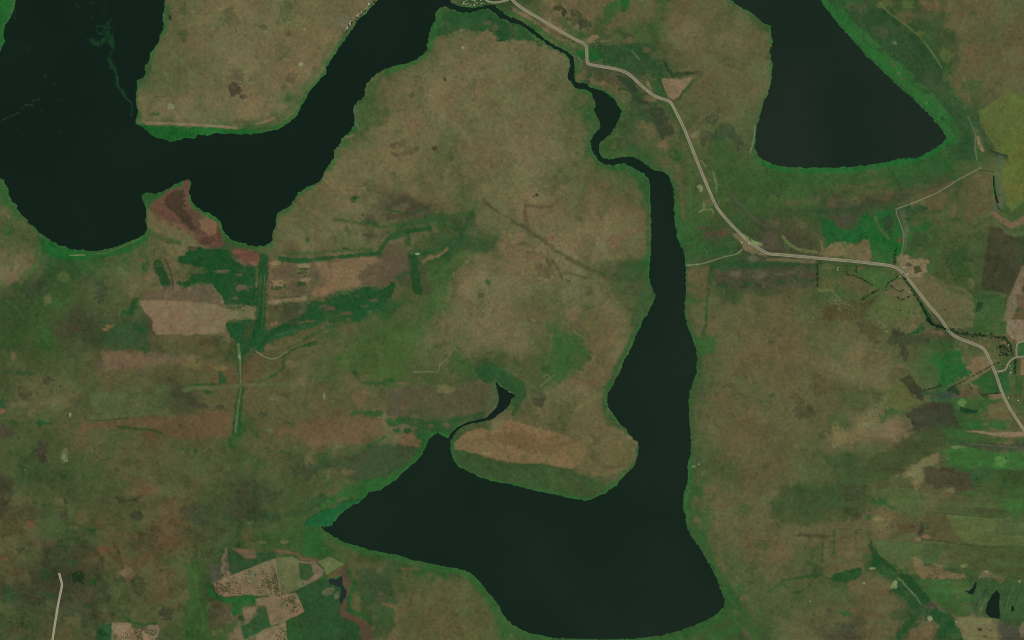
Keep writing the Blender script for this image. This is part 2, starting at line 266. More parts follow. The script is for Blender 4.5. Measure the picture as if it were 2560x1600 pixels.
FEAT = """# tile 00
p 32,94,40 1.5 2 1 t00 1300 1170 1400 1188 1600 1192 2000 1204 2419 1232 2419 1290 2000 1300 1860 1300 1600 1360 1400 1290 1280 1180 @reed_bed|bright green reed bed along the south shore of the north west peninsula|reed|reed bed
s 142,117,86 22 1 1.4 .75 t00 1380 1165 1550 1165 1700 1172 1900 1182 2100 1195 2230 1212
b 72,60,47 .9 t00 2210 860 72 58 2300 915 42 20
b 86,72,52 .5 t00 2230 710 60 60
b 128,138,98 .6 t00 1615 1010 26 22
b D .7 t00 1460 1080 36 16
s 66,66,44 9 1 .5 .8 t00 1480 915 1600 908
b 26,44,30 .9 t00 1605 160 16 22
b G .6 t00 1740 90 26 65 1740 340 26 50
s M 60 6 3 .7 t00 1420 560 1400 650 1370 720 1300 800
s M 40 5 3 .6 t00 1590 60 1580 150 1560 260
b T .5 t00 1370 930 90 30 2090 510 40 40
b K .35 t00 2280 1150 50 25 2170 180 60 80 1700 660 70 60
# tile 10
b O .6 t10 280 130 72 78 240 480 90 90
b K .55 t10 345 725 46 52 320 325 26 14 70 260 40 30
b 140,155,115 .7 t10 425 605 18 18 460 275 12 12 455 190 7 7 1960 455 20 14
b 124,108,92 .5 t10 830 210 50 50
s B 46 4 3 .75 t10 860 350 760 470 680 580 650 690 560 790 500 860 440 960 390 1080 300 1150 200 1210 0 1240
s 78,92,54 60 6 4 .6 t10 730 420 600 640 470 830 340 1020 220 1130
s 138,112,84 16 1 1 .7 t10 0 1170 80 1150 180 1110
s 66,78,44 22 2 2 .7 t10 0 1215 130 1210
p 44,80,44 4 5 .95 t10 1740 70 1790 60 1930 120 2100 95 2190 85 2300 170 2419 220 t20 110 260 260 400 300 440 200 400 90 380 0 370 t10 2340 400 2250 340 2240 300 2060 290 1960 285 1900 290 1800 330 1740 350 1700 360 1620 420 1650 260 @marsh|green marsh on the river bank opposite the village|reed|marsh
s 52,98,46 60 4 3 .8 t10 1740 90 1680 300 1640 450 1560 550 1450 610 1330 650 1250 680
s 60,84,46 70 6 5 .6 t10 1230 700 1140 760 1080 880 1080 960
s 110,112,104 14 1.5 1 .6 t10 930 1000 930 1100 950 1180 980 1230
s 124,108,76 14 1 1 .8 t10 810 1300 870 1290 930 1275
b 66,92,48 .6 t10 1050 1090 110 110 1090 850 60 70 860 1360 50 20
s B 36 3 2 .8 t10 880 1260 930 1220
s M 40 4 3 .7 t10 950 970 1020 930
b K .55 t10 1370 1350 60 36 1450 1420 55 60 1290 1370 36 26 1340 1460 46 22 1520 1400 40 24 1460 905 42 34
b 60,54,34 .9 t10 1690 1400 18 20 1785 755 14 26
b O .5 t10 1560 910 50 80 2060 790 60 60
b 118,96,70 .4 t10 1490 1180 60 60 1750 380 50 50
b D .7 t10 2330 340 80 46
b 110,96,74 .5 t10 2170 220 50 26 2260 250 30 30
# tile 20
p 120,102,74 3 2 .8 t20 0 60 120 130 300 245 470 330 540 390 420 400 250 270 0 120
s 60,92,46 44 4 3 .85 t20 0 130 100 180 230 250 340 330 460 420 560 470
s 84,92,50 50 5 4 .7 t20 380 330 500 400 650 430
s 74,66,44 26 4 3 .7 t20 280 240 400 310 600 390
p 92,80,58 6 5 .8 t20 230 60 400 100 470 190 540 250 520 300 300 150
b 52,50,36 .8 t20 440 80 50 36 490 120 40 30
b 58,66,44 .8 t20 620 180 80 70 700 230 80 50
b 110,90,66 .6 t20 740 150 46 46 540 40 70 30
s 50,84,44 80 6 4 .7 t20 480 200 560 310 650 330
p 58,88,46 7 6 .9 t20 840 60 960 0 1120 0 1110 90 1000 130 900 260 850 220
b B .7 t20 1050 40 60 60 980 60 40 40
s 46,72,42 80 8 5 .6 t20 820 200 800 260 900 350 1000 300 1100 360
s 132,112,80 36 3 3 .8 t20 720 390 760 360 800 350
s 134,112,84 24 3 3 .5 t20 840 390 930 385
p 36,90,42 4 4 .95 t20 600 480 690 465 800 460 880 510 850 575 700 575 620 540 @meadow|small vivid green meadow beside the road bend below the village
p 50,76,44 6 6 .9 t20 830 430 1100 400 1250 420 1370 520 1390 600 1470 700 1520 850 1450 900 1350 760 1300 700 1200 760 1120 690 960 640 840 600 @marsh|dull green marsh on the inside of the road bend|reed|marsh
s 62,90,52 20 3 2 .6 t20 1130 480 1220 570 1280 690
s 122,124,86 8 1.5 1 .5 t20 1130 480 1210 570
s 44,62,40 40 3 3 .9 t20 1440 570 1470 650 1520 710 1600 700 1700 690 1800 690
s 50,76,42 40 4 3 .8 t20 1800 700 1700 780 1620 860 1560 940
p 136,112,84 2 2 1 t20 1410 730 1490 745 1600 760 1680 725 1705 735 1660 800 1610 850 1570 920 1530 940 1470 920 1440 850 1420 780 @bare_field|pale tan bare field shaped like a wedge beside the road
p 128,108,76 2 3 .9 t20 1240 765 1290 750 1340 870 1300 850
p 56,62,44 4 5 .9 t20 1010 720 1180 740 1190 900 1330 1010 1440 1060 1540 1260 1420 1320 1370 1240 1330 1120 1250 1010 1170 930 1080 800 @swamp|dark dull swamp strip running parallel to the road|reed|swamp
s 48,88,44 36 4 3 .8 t20 1380 790 1440 900 1500 1000 1560 1130 1640 1260 1700 1400
s 52,88,46 40 5 4 .6 t20 1280 700 1340 830 1420 880
b 100,82,62 .6 t20 760 630 90 36 980 760 60 50
b B .6 t20 740 710 30 26
b 124,98,72 .6 t20 1110 375 50 30 850 790 40 26 1330 930 60 36 1270 470 30 20
p 68,88,46 8 6 .8 t20 850 845 960 940 1040 1060 1100 1170 1030 1250 900 1330 850 1370 950 1400 1100 1470 900 1500 820 1440 870 1320
s 60,92,48 30 4 3 .6 t20 600 860 740 900 760 1040 800 1150
s 110,114,70 6 1 1 .6 t20 1110 1010 1100 1200 1000 1280 890 1310
b T .6 t20 1330 1240 60 80
b 126,98,72 .5 t20 1430 1380 80 50 1220 1170 40 40
b 132,116,86 .5 t20 1740 1270 40 34
s 134,130,100 7 1 .5 .8 t20 2290 1180 2285 1300 2250 1440
s 60,90,48 50 5 4 .6 t20 2400 900 2340 1060 2300 1180 2290 1450
s 128,110,84 14 1 1 .8 t20 583 530 592 600
s 126,112,84 12 1 1 .8 t20 630 545 655 580 635 650
b b .5 t20 1830 720 120 80 1400 520 80 40 1270 110 90 60
b T .35 t20 1650 380 160 120 2050 400 160 120 1700 250 90 60
b O .5 t20 2120 320 20 20 2080 150 110 60
s 50,80,46 60 7 5 .6 t20 2060 20 2200 100 2320 190 2400 280
s 58,78,46 50 8 5 .5 t20 1640 1060 1730 1120 1600 1230
# tile 30
p 54,78,46 6 7 .9 t30 600 0 1000 60 1180 150 1260 280 1400 380 1550 560 1700 800 1850 1020 1950 1270 1960 1500 1700 1500 1700 1250 1500 950 1200 600 900 330 650 160 @marsh|broad dull green marsh belt along the north east lake|reed|marsh
s 46,102,48 56 4 3 .85 t30 520 20 600 100 700 220 840 370 960 490 1090 620 1210 730 1330 830 1460 940 1580 1070 1670 1190 1720 1300
s 60,102,50 60 6 5 .7 t30 950 400 1110 530 1300 780 1500 920 1640 1060
s 48,100,48 60 6 4 .6 t30 700 100 740 160 850 330
b 104,110,76 .7 t30 1200 405 26 24
b 90,92,62 .5 t30 1080 290 80 60 820 70 90 50
s 38,68,40 50 6 5 .6 t30 1090 110 1230 230
s 40,72,42 60 7 5 .6 t30 1350 330 1560 560 1640 640 1600 760
s 38,84,44 50 6 5 .6 t30 1740 850 1840 1020 1920 1200 1900 1350
s 118,114,72 12 2 2 .6 t30 1060 30 1150 130 1280 220 1430 340 1540 480 1640 640
s 112,114,70 20 3 4 .5 t30 1810 660 1880 800 1900 960
b 96,108,58 .6 t30 1700 520 60 60 1450 320 40 30 1100 40 60 30 1330 40 60 50
b 60,84,44 .5 t30 1700 300 60 40 1940 820 90 60 1930 130 40 30
b 110,88,60 .5 t30 1300 150 90 60 1900 600 120 90 1950 460 90 60 1560 60 90 50
b 120,124,84 .7 t30 1235 690 14 16 1500 970 14 16
p 92,101,52 2.5 2 .95 t30 1990 1050 2230 880 2300 860 2450 960 2450 1512 t31 2440 0 2440 380 2300 500 2240 400 2200 200 2200 30 t30 2160 1440 2120 1350 2020 1200 @pasture|yellow green pasture at the right edge above the river bend
p 98,102,50 14 8 .8 t30 2200 1300 2440 1200 2440 1512 t31 2440 0 2440 370 2320 380 2230 300 2220 100
s 58,66,46 40 5 5 .7 t30 1980 1180 2040 1290 2100 1440 2250 1490
s 50,56,42 10 2 2 .7 t30 2080 1420 2250 1470
b 150,118,92 .9 t30 1985 1320 20 34 2005 1370 20 28 2025 1405 14 20
s 126,130,100 8 1 .5 .8 t30 1890 1105 1935 1200 1960 1270 1956 1400 1975 1512
s 62,62,40 12 2 1 .5 t30 1985 1045 2220 880
s 58,84,52 60 8 5 .6 t30 1900 1060 1950 1180 2000 1200
# tile 01
p 36,92,42 4 3 .95 t01 400 760 470 770 560 815 700 862 850 880 1000 868 1200 810 1380 710 1410 730 1250 860 1000 910 850 940 600 950 480 920 400 850 @marsh|vivid green marsh crescent at the south end of the north west lake|reed|marsh
s 140,140,92 9 1 1 .8 t01 660 902 800 896
s 112,118,72 8 1 1 .6 t01 880 890 1000 880 1150 820 1330 740
p 110,99,65 4 4 .9 t01 1400 440 1480 560 1640 640 1820 700 1860 790 1700 900 1600 930 1580 830 1480 720 1400 640
s 58,84,46 40 5 4 .7 t01 1380 700 1450 700 1580 760 1700 780
p 46,86,42 3 3 .9 t01 1342 320 1520 312 1600 280 1580 330 1480 380 1420 430 1400 460 1370 420
s 50,92,44 34 2 2 .8 t01 1800 380 1850 450 1960 520 2090 600 2110 700 2200 770 2300 810 2419 840
p 100,71,56 2 5 1 t01 1400 440 1480 370 1560 320 1640 265 1700 240 1770 190 1785 210 1780 290 1790 400 1820 480 1920 550 2000 560 2060 590 2080 700 2120 800 2080 830 1980 820 1880 790 1830 740 1760 660 1640 620 1540 570 1480 500 @burnt_ground|red brown burnt ground on the spit in the north west lake
p 68,55,42 4 5 .95 t01 1600 320 1640 280 1740 265 1750 420 1800 560 1860 640 1840 670 1700 560 1570 450 1540 380
p 132,96,70 3 5 .85 t01 1870 570 1960 550 2050 590 2040 700 1960 730 1900 650
s 124,92,66 30 4 5 .7 t01 1560 580 1700 620 1850 720
b 80,54,44 .7 t01 1990 750 70 40 2070 700 20 70 1820 830 60 16
p 34,74,38 2 4 1 t01 1650 960 1750 890 1900 830 2100 850 2160 850 2200 930 2300 1000 2419 1010 2419 1370 2250 1370 2130 1370 2080 1280 2000 1170 1900 1160 1760 1210 1680 1190 1650 1120 1760 1150 1820 1080 2040 1060 1880 1020 1760 985 @thicket|dark green thicket south of the burnt spit|wood|thicket
p 34,73,38 2 3 .95 t01 1455 960 1520 930 1560 1050 1600 1140 1600 1210 1560 1215 1500 1130 1470 1060 @thicket|narrow dark green thicket left of the bare pink field|wood|thicket
b D .85 t01 1370 990 40 60
b 104,92,66 .85 t01 2100 1050 60 16 2270 1085 40 14 2290 1200 60 50 2230 1310 30 20
s 62,58,44 24 3 3 .7 t01 1570 950 1610 1050 1630 1150 1640 1300
p 100,84,64 5 5 .9 t01 1380 1270 1560 1200 1720 1225 1900 1165 2000 1175 2080 1300 2100 1380 1600 1340 1330 1330
p 129,107,80 3 3 1 t01 1310 1330 1500 1325 1800 1340 2060 1375 2130 1410 2150 1512 t02 2140 0 2120 110 2000 140 1500 135 1450 90 1440 0 t01 1370 1440 @bare_field|smooth pale tan field with soft edges in the west
p 122,108,76 2 4 .9 t01 2120 1395 2419 1388 t11 20 1390 20 1500 t01 2140 1512
p 104,72,58 2 4 1 t01 2175 850 2300 838 2419 860 t11 0 868 40 885 60 950 20 1000 0 1000 t01 2350 990 2280 950 2220 900 @burnt_ground|small red burnt patch below the tip of the dark bay
b 124,94,70 .6 t01 2250 870 50 16 2400 980 40 20
p 34,74,38 2 4 .9 t01 1150 1420 1220 1400 1260 1310 1300 1300 1290 1400 1240 1470 1150 1460
b t .6 t01 1260 1240 50 60 60 490 70 50 450 1310 40 40
b 118,94,68 .5 t01 260 940 80 60 100 1080 90 90
s 74,100,50 30 5 4 .7 t01 380 850 340 1000 240 1120
s 64,102,48 20 4 3 .6 t01 60 1330 160 1400 220 1500
b 50,84,44 .6 t01 700 1060 150 90 500 1060 60 60 880 950 70 60 1370 940 40 50
b 58,66,46 .7 t01 320 1220 90 110 950 1240 80 110
b 122,74,58 .6 t01 1350 950 40 20
b 96,104,60 .5 t01 600 1100 60 60 460 1330 40 40 1150 1040 60 60
b M .6 t01 60 660 60 60 40 330 50 90 120 1000 40 30
s 46,90,42 60 6 4 .6 t01 0 240 60 400 150 520
# tile 11
p 108,92,66 4 4 .9 t11 120 945 250 955 340 985 540 960 650 1100 600 1250 460 1275 130 1305
s 36,78,42 44 3 3 .95 t11 240 930 400 955 560 945 750 920 950 900 1100 890 1170 870 1210 800 1250 740 1340 690 1500 660 1640 650
s 60,84,46 36 5 4 .7 t11 230 880 500 880 800 860 1100 850
s 50,80,44 60 5 5 .8 t11 1250 740 1420 700 1440 790
s 52,84,46 40 4 4 .7 t11 1200 630 1400 610 1560 570 1720 560
p 126,100,72 6 5 .95 t11 540 962 850 942 1100 922 1200 940 1300 1000 1200 1100 960 1180 760 1260 520 1310 560 1230 680 1150 @ploughed_field|reddish tan long field below the curved hedge
p 96,80,60 6 4 .9 t11 1240 780 1350 770 1420 850 1450 1030 1330 1100 1270 1190 1000 1190 960 1100 1060 1000 1200 930 @fallow_field|dull brown fallow field with straight hedge on its right
b 84,74,56 .5 t11 530 1050 60 90 850 1120 60 20 400 1200 90 50 300 1050 80 60
b 140,117,84 .8 t11 170 975 50 18 450 1000 50 18 200 1170 70 44 470 1130 40 24
s 138,114,84 36 3 4 .85 t11 130 1350 240 1330 460 1310
b 40,76,40 .85 t11 210 1210 36 20 270 1190 14 20 430 1170 36 16 450 1030 36 12 250 980 8 30
s 34,73,38 80 3 4 .9 t11 1490 920 1500 1050 1530 1230 @thicket|dark green strip of thicket beside the brown fallow field|wood|thicket
s 42,82,42 30 2 3 .9 t11 1340 1110 1470 1050
s 42,78,42 36 3 4 .8 t11 1560 890 1700 860 1850 790 1950 700 2000 600
s 44,78,42 34 3 4 .8 t11 1560 970 1740 930 1850 830
p 126,98,66 2 3 .95 t11 1555 950 1640 905 1740 880 1820 805 1810 850 1720 920 1580 980
s 58,78,48 80 6 5 .7 t11 1900 640 1970 740 1880 790
p 35,75,39 3 7 .95 t11 490 1370 640 1330 740 1270 900 1235 1040 1195 1200 1240 1240 1180 1330 1120 1300 1230 1220 1350 1130 1430 980 1512 t12 620 20 t11 500 1512 @thicket|wide dark green thicket band in the middle of the western fields|wood|thicket
b 92,80,58 .8 t11 650 1400 60 30 720 1400 30 20 1100 1330 50 20 1040 1380 50 16 950 1290 40 20 860 1450 50 20
s 34,74,39 90 3 3 .95 t11 70 920 65 1100 50 1300 45 1512 t12 20 100 10 250 @thicket|dark green corridor of growth with a pale track in it|wood|thicket
s 84,100,68 7 1 .5 .8 t11 85 1100 75 1300 65 1512 t12 50 50 20 200
s 84,98,68 7 1 .5 .6 t11 50 1070 30 1300 10 1512
s 36,78,38 24 2 2 .9 t11 1230 455 1290 480 1380 495 1500 500 1610 450
s 80,70,52 46 4 3 .8 t11 1430 470 1590 450
s 78,68,52 34 4 4 .8 t11 1250 560 1350 530 1500 500
b 78,70,54 .7 t11 1060 535 65 32 1100 580 40 20
s M 24 3 3 .7 t11 980 560 1150 610
s 66,90,46 100 9 7 .75 t11 1950 900 1830 1080 1700 1250 1600 1512
s 62,72,46 46 4 4 .7 t11 1990 560 2050 540
b D .9 t11 2040 495 14 40
s 82,72,52 26 3 3 .8 t11 2150 370 2200 430 2270 480
s 88,80,54 30 4 4 .6 t11 1690 440 1820 400 1890 380
b D .75 t11 490 760 28 18 920 375 20 20 950 355 28 12 1310 130 28 14 560 540 20 20 850 840 30 12
b K .7 t11 2120 1285 46 18 1050 710 36 16
b 56,90,48 .9 t11 2195 1155 24 26
b 172,180,150 .9 t11 1520 887 22 10
b 78,80,50 .5 t11 1080 220 60 40 1340 250 50 100 1560 190 40 60 720 730 40 30 870 690 30 50 1900 1120 60 90
b 112,92,62 .5 t11 620 260 60 20 420 370 40 20 330 550 90 12
s 108,92,64 16 2 2 .6 t11 530 740 620 780
# tile 21
s 76,76,50 34 4 4 .75 t21 0 590 80 612 200 690 330 790 440 870 600 970 750 1040 900 1095 1050 1160 1200 1220
s 84,76,52 50 6 5 .5 t21 100 610 180 690 280 740
b 56,78,46 .8 t21 425 865 22 14 850 1080 56 26 1010 1140 50 20
b 84,82,60 .6 t21 940 1030 80 50 1060 1170 60 20
b 48,44,30 .95 t21 232 328 16 12 208 344 16 7
s 84,76,50 28 4 3 .7 t21 130 435 360 440
s 84,74,50 30 4 4 .6 t21 120 390 130 580
s 88,76,52 14 2 2 .8 t21 600 435 650 430 700 395
b 86,76,52 .6 t21 290 1070 80 70 360 965 30 24 720 1230 46 56 90 795 60 20 210 825 26 12
s 80,70,46 28 3 3 .7 t21 400 970 450 1060 480 1130 550 1150
s 80,70,46 22 3 3 .7 t21 530 1060 600 1085 700 1115
b O .6 t21 480 180 60 90 660 560 40 36 850 480 60 60 450 650 80 40 1070 260 90 40
b 116,90,66 .5 t21 1080 660 60 50 380 740 60 30 200 900 60 50 970 490 50 40 900 240 50 20 960 760 70 60
s 48,90,44 40 3 3 .85 t21 870 70 960 90 1060 60
s 50,86,46 60 5 4 .8 t21 1130 90 1220 170 1270 210
p 62,86,50 5 4 .9 t21 1250 1180 1355 1270 1330 1350 1270 1450 t22 1200 60 1120 60 t21 1130 1400 1180 1350 @marsh|small green marsh on the west bank near the long lake's narrows|reed|marsh
s 54,88,46 36 4 3 .7 t21 1290 250 1290 500 1290 800 1275 1000 1270 1150
s 72,98,50 40 5 5 .7 t21 1700 60 1690 300 1680 500
s 108,88,62 30 5 4 .5 t21 1560 60 1600 300 1620 560
p 60,84,46 8 6 .8 t21 1900 100 2100 60 2419 120 2419 500 2200 380 2050 200
b 142,144,104 .8 t21 1770 250 22 16 1785 280 14 20
s 136,124,84 14 2 2 .8 t21 1770 490 1815 470 1810 400
s 136,126,88 14 2 2 .7 t21 1815 470 1890 465 1900 500
b 112,94,66 .5 t21 1840 380 60 60
s 114,120,78 20 2 4 .6 t21 1900 110 1930 220 1950 400
s 134,116,84 16 2 2 .8 t21 1790 10 1830 60
p 118,102,72 3 3 .9 t21 2080 700 2150 690 2250 790 2400 880 2419 920 2300 890 2200 860 2180 790
p 128,144,88 1.5 1 .95 t21 2260 750 2300 770 2370 785 2370 820 2320 810 2270 780
s 122,138,84 10 1 1 .8 t21 2195 705 2240 740
b 88,74,56 .8 t21 1950 700 90 44 2020 670 50 30
s 70,74,50 60 6 5 .6 t21 1850 650 1900 750
s 134,134,104 8 1 .6 .9 t21 2178 845 2120 890 2000 915 1900 950 1780 985 1650 995
s 112,112,84 6 1 1 .7 t21 1820 840 1860 910
s 110,92,72 6 1 1 .6 t21 1920 800 2060 780 2160 770
s 46,78,42 34 3 3 .85 t21 1875 980 1865 1150 1845 1300 1835 1512 t22 1800 150
p 106,86,58 6 5 .7 t21 1670 1020 1860 1000 1850 1290 1790 1290 1770 1260 1660 1250
b 76,90,48 .7 t21 1720 1180 60 50 1700 1350 60 40
b 52,96,44 .7 t21 1690 1335 50 24
p 80,75,56 5 6 .85 t21 1900 1030 2419 1020 t31 460 1060 460 1190 300 1230 100 1200 0 1210 t21 2200 1245 2050 1190 1930 1190 @rough_pasture|grey brown rough pasture south of the road's straight stretch
s 46,76,44 60 4 4 .85 t21 1900 1000 2100 985 2300 1000 t31 0 985 250 970 470 975
b 110,102,82 .5 t21 2100 1080 50 30 2350 1090 70 40 2280 930 50 30
b 52,56,42 .7 t21 2330 1180 40 20 2200 1190 40 24 2190 865 18 16
s 124,130,90 10 1.5 2 .5 t21 2370 1160 2380 1200
# tile 31
s 36,100,44 32 3 2 .9 t31 -60 10 0 45 100 82 250 100 450 105 650 95 850 82 1000 60 1200 20 t30 1500 1480 1620 1400 1690 1330
s 56,88,46 70 8 6 .7 t31 0 160 400 190 800 200 1200 130 1500 60
s 40,96,44 12 2 2 .8 t31 1080 240 1160 240 1220 200
s 40,94,46 26 3 3 .7 t31 1560 120 1680 60 1720 0
s 76,72,50 110 10 9 .7 t31 600 420 900 400 1200 340 1500 290 1680 200
s 52,70,44 60 8 6 .6 t31 80 510 400 490 700 480 1000 400
b 98,90,60 .5 t31 600 410 60 50 830 380 60 40 440 370 60 40 60 600 60 40 320 620 60 40 1130 300 60 40
s 98,84,56 30 4 4 .7 t31 1240 420 1420 350 1600 280 1750 200
p 100,92,60 6 5 .7 t31 1290 420 1450 370 1640 310 1740 280 1690 380 1640 470 1500 480
p 94,86,56 8 6 .85 t31 1850 180 1950 110 2120 140 2130 300 2170 420 2100 500 1900 600 1830 560 1860 420 1800 300 @pasture|brown pasture right of the oxbow next to the narrow black ditch
s 132,130,96 9 1 .8 .85 t31 1210 465 1330 422 1450 372 1600 310 1700 250 1780 195 1900 130 2010 75
p 34,92,44 3 6 .95 t31 500 540 620 560 680 640 800 660 860 600 880 530 950 500 1000 540 1090 480 1190 460 1190 620 1170 700 1110 760 960 760 800 790 680 800 600 830 540 820 510 700 @paddy|vivid green wet paddy above the bare strip by the road
b 78,74,56 .8 t31 750 570 80 50 690 600 50 50
b 56,66,44 .8 t31 1140 600 50 70
s 92,96,56 20 3 4 .6 t31 1010 530 1050 640 1140 740
p 121,104,72 3 6 .85 t31 485 740 540 830 620 795 760 800 860 790 950 750 965 950 800 945 480 910 @bare_field|bare tan strip north of the road's straight stretch
b 60,90,48 .6 t31 850 780 14 40
s 72,66,48 6 1 1 .6 t31 820 865 910 870
p 88,76,60 6 5 .85 t21 2350 800 t31 0 680 100 700 150 850 0 870 -100 860
s 120,124,72 26 3 6 .55 t31 140 720 200 800 280 840 460 870
s 124,106,76 30 4 3 .7 t31 0 940 240 950 440 960
p 76,88,50 4 4 .9 t31 480 995 1180 1015 1260 1090 1300 1150 1120 1250 1060 1230 880 1310 600 1250 470 1210
p 96,88,58 4 4 .8 t31 650 1150 760 1090 860 1110 980 1190 1040 1220 880 1290 760 1260
p 70,96,50 3 3 .8 t31 860 1050 1000 1010 1200 1100 1120 1190 1000 1200 880 1110
b 108,94,68 .8 t31 1230 1175 60 40 1200 1260 90 30 880 1020 40 10
b 100,96,58 .5 t31 560 1170 70 60 600 1010 60 20
s 112,120,72 24 3 6 .5 t31 480 1230 600 1230 700 1340 900 1400
p 90,96,56 6 5 .8 t31 1100 1290 1400 1290 1430 1400 1380 1450 1300 1512 900 1512 980 1380 @pasture|yellowish pasture between the wood strip and the road ditch
p 80,70,44 6 6 .8 t31 500 1400 700 1310 900 1330 1050 1270 950 1400 900 1512 500 1512
p 104,96,64 5 4 .9 t31 1400 1100 1500 1060 1600 1150 1700 1230 1950 1330 1960 1512 1640 1512 1550 1400 1380 1180 1330 1120 @fallow_field|long brownish field right of the diagonal road below the farm
p 138,113,84 3 6 .9 t31 1215 920 1250 880 1400 930 1500 960 1500 1060 1440 1100 1380 1110 1300 1070 1250 1020 @farmyard|bare sandy farmyard at the road bend
b 62,72,46 .8 t31 1335 990 30 18 1345 930 26 10
p 100,82,50 3 3 .6 t31 1200 730 1290 720 1280 790 1220 790
s 118,104,78 10 1 1 .8 t31 1210 490 1250 600 1280 700 1275 800 1262 880
p 100,98,78 5 4 .7 t31 1240 470 1290 480 1330 640 1310 860 1280 880 1285 700
p 72,84,48 4 5 .9 t31 1340 680 1700 640 1900 700 2090 640 2070 850 2020 1200 1950 1300 1800 1210 1600 1130 1540 1000 1640 860 1500 830 1400 900 1290 870 @pasture|olive green pasture with a straight right edge beside the dark field
b 52,74,42 .7 t31 1780 920 150 100 1820 1040 100 70 1420 740 70 60
b 84,82,60 .6 t31 1380 600 60 30 1440 880 40 40
s 110,104,66 24 3 5 .7 t31 1760 1200 1860 1230 1920 1290
b 110,100,68 .7 t31 1920 1170 24 40
s 72,88,50 44 4 3 .8 t31 1700 400 1660 500 1680 600 1760 640 1830 560 1830 440 1780 370 1710 380
b 104,94,64 .8 t31 1750 460 40 80
b 38,70,42 .8 t31 1440 460 60 30 1380 490 30 20 1340 555 60 12 1330 440 14 40
s 60,82,46 24 3 3 .7 t31 1450 500 1640 480
s 84,98,58 26 3 3 .8 t31 1940 600 2050 530 2110 520
s 84,98,62 20 3 3 .8 t31 1900 690 2000 640 2080 580 2150 580 2230 670 2340 710 2419 680
p 122,96,74 3 3 .95 t31 2110 490 2160 490 2200 540 2300 590 2419 540 2440 600 2300 640 2200 580
s 78,96,50 24 3 3 .9 t31 2160 470 2200 500 2290 530 2380 480 2440 430
s 88,96,72 60 6 5 .7 t31 2190 0 2170 100 2200 300 2200 420 2150 460
p 66,64,45 2 2 .95 t31 2095 620 2200 650 2230 700 2330 730 2440 720 2440 930 2380 1030 2360 1110 2280 1260 2180 1240 2060 1230 2010 1190 @ploughed_field|dark ploughed field at the right edge with straight sides
p 62,72,44 8 4 .8 t31 2330 720 2440 720 2440 950 2370 960 2320 850
s 44,50,38 8 1 1 .6 t31 2150 840 2160 1050
p 70,92,52 3 3 .95 t31 1960 1320 2230 1290 2250 1400 2240 1512 1960 1512
s 84,96,54 20 3 4 .7 t31 2020 1250 2180 1260 2300 1310
p 36,64,38 1.2 1 1 t31 1980 1330 2032 1345 2022 1410 1990 1440 1960 1430 @wood|small dark green square wood below the dark ploughed field|wood|wood
p 48,78,44 1.2 1 1 t31 2335 1395 2380 1400 2372 1440 2335 1432 @wood|tiny dark wood close to the right edge|wood|wood
p 120,104,80 4 3 .9 t31 2380 1050 2400 1000 2440 1000 2440 1060 2400 1250 2440 1280 2440 1400 2370 1390 2330 1450 2300 1512 2230 1512 2260 1330 2330 1200
p 98,80,60 2 2 .9 t31 2345 1270 2440 1280 2440 1400 2380 1400 2340 1380
# tile 02
p 34,78,42 2 3 .95 t02 2140 30 2250 30 2310 100 2290 250 2250 290 2230 200 2150 110 @thicket|dark green funnel shaped thicket beside the pale tan field|wood|thicket
s 34,76,42 54 3 3 .9 t02 2419 90 2380 180 2320 290
s 40,76,42 60 2 3 .9 t02 2270 300 2270 450 2275 600
s 106,110,72 22 1.5 1 .9 t02 2250 230 2270 400 2275 610 @grass_track|pale grassy track running south between dark thickets
s 40,78,42 80 3 4 .9 t02 2280 640 2250 850 2230 1040 @thicket|dark green hedge strip south of the track crossing|wood|thicket
s 40,76,42 44 3 4 .9 t02 2200 1060 2175 1180
s 98,104,66 18 1.5 1 .9 t02 2275 640 2250 820 2225 1060
s 88,94,60 36 3 3 .85 t02 1740 660 1880 640 2000 650 2280 615 t12 100 610 400 605 @grass_track|pale grassy cross track running west to east
s 40,78,42 16 2 2 .8 t02 1800 610 2050 610
s 40,78,42 14 2 2 .8 t02 2300 590 2419 590 t12 60 575 180 520
b 40,78,42 .9 t02 1970 680 36 15 2010 605 30 12
p 38,78,42 2 2 .9 t02 2070 480 2130 550 2150 600 2070 610
b 150,158,118 .6 t02 2258 345 9 14
p 88,94,60 3 5 .9 t02 850 700 1000 680 1050 700 1200 680 1260 650 1330 680 1340 760 1400 720 1470 720 1470 630 1520 600 1570 630 1540 720 1560 800 1640 900 1600 915 1450 900 1200 920 950 950 770 950 860 880 @meadow|pale olive meadow with lobed upper edge in the west
b 74,84,54 .6 t02 1250 740 50 60 1500 820 50 60 900 900 40 30
p 104,80,56 6 6 .85 t02 740 980 1000 960 1500 910 1650 930 2000 850 2200 900 2200 1100 1700 1100 1500 1060 1400 1030 1100 1030 900 1010 760 1080 @heath|reddish brown strip of dry heath in the west
s 54,70,42 14 2 2 .8 t02 780 950 1000 950 1200 925
s 46,74,40 24 3 4 .85 t02 1120 1010 1300 1030 1400 1030 1530 1070
b D .8 t02 400 965 50 30 450 980 40 20 130 970 35 12 30 780 36 36 570 620 20 20
p 112,92,70 8 6 .8 t02 950 300 1200 290 1600 320 1900 330 1850 400 1400 450 1000 460
b 88,76,62 .6 t02 1450 340 90 24 1140 420 30 36 1290 460 60 16 930 420 30 36
b 66,62,48 .9 t02 400 1210 44 70
b 60,58,42 .9 t02 400 1305 40 36
b 78,64,52 .7 t02 40 1060 60 50 450 570 60 40 730 90 50 30
b 120,130,92 .5 t02 610 1290 26 50
b 150,162,122 .7 t02 662 900 9 20 236 1415 8 8
b 88,76,56 .6 t02 960 1250 70 76
s 62,52,40 18 2 4 .7 t02 900 1190 890 1260 930 1310 980 1330 1030 1300
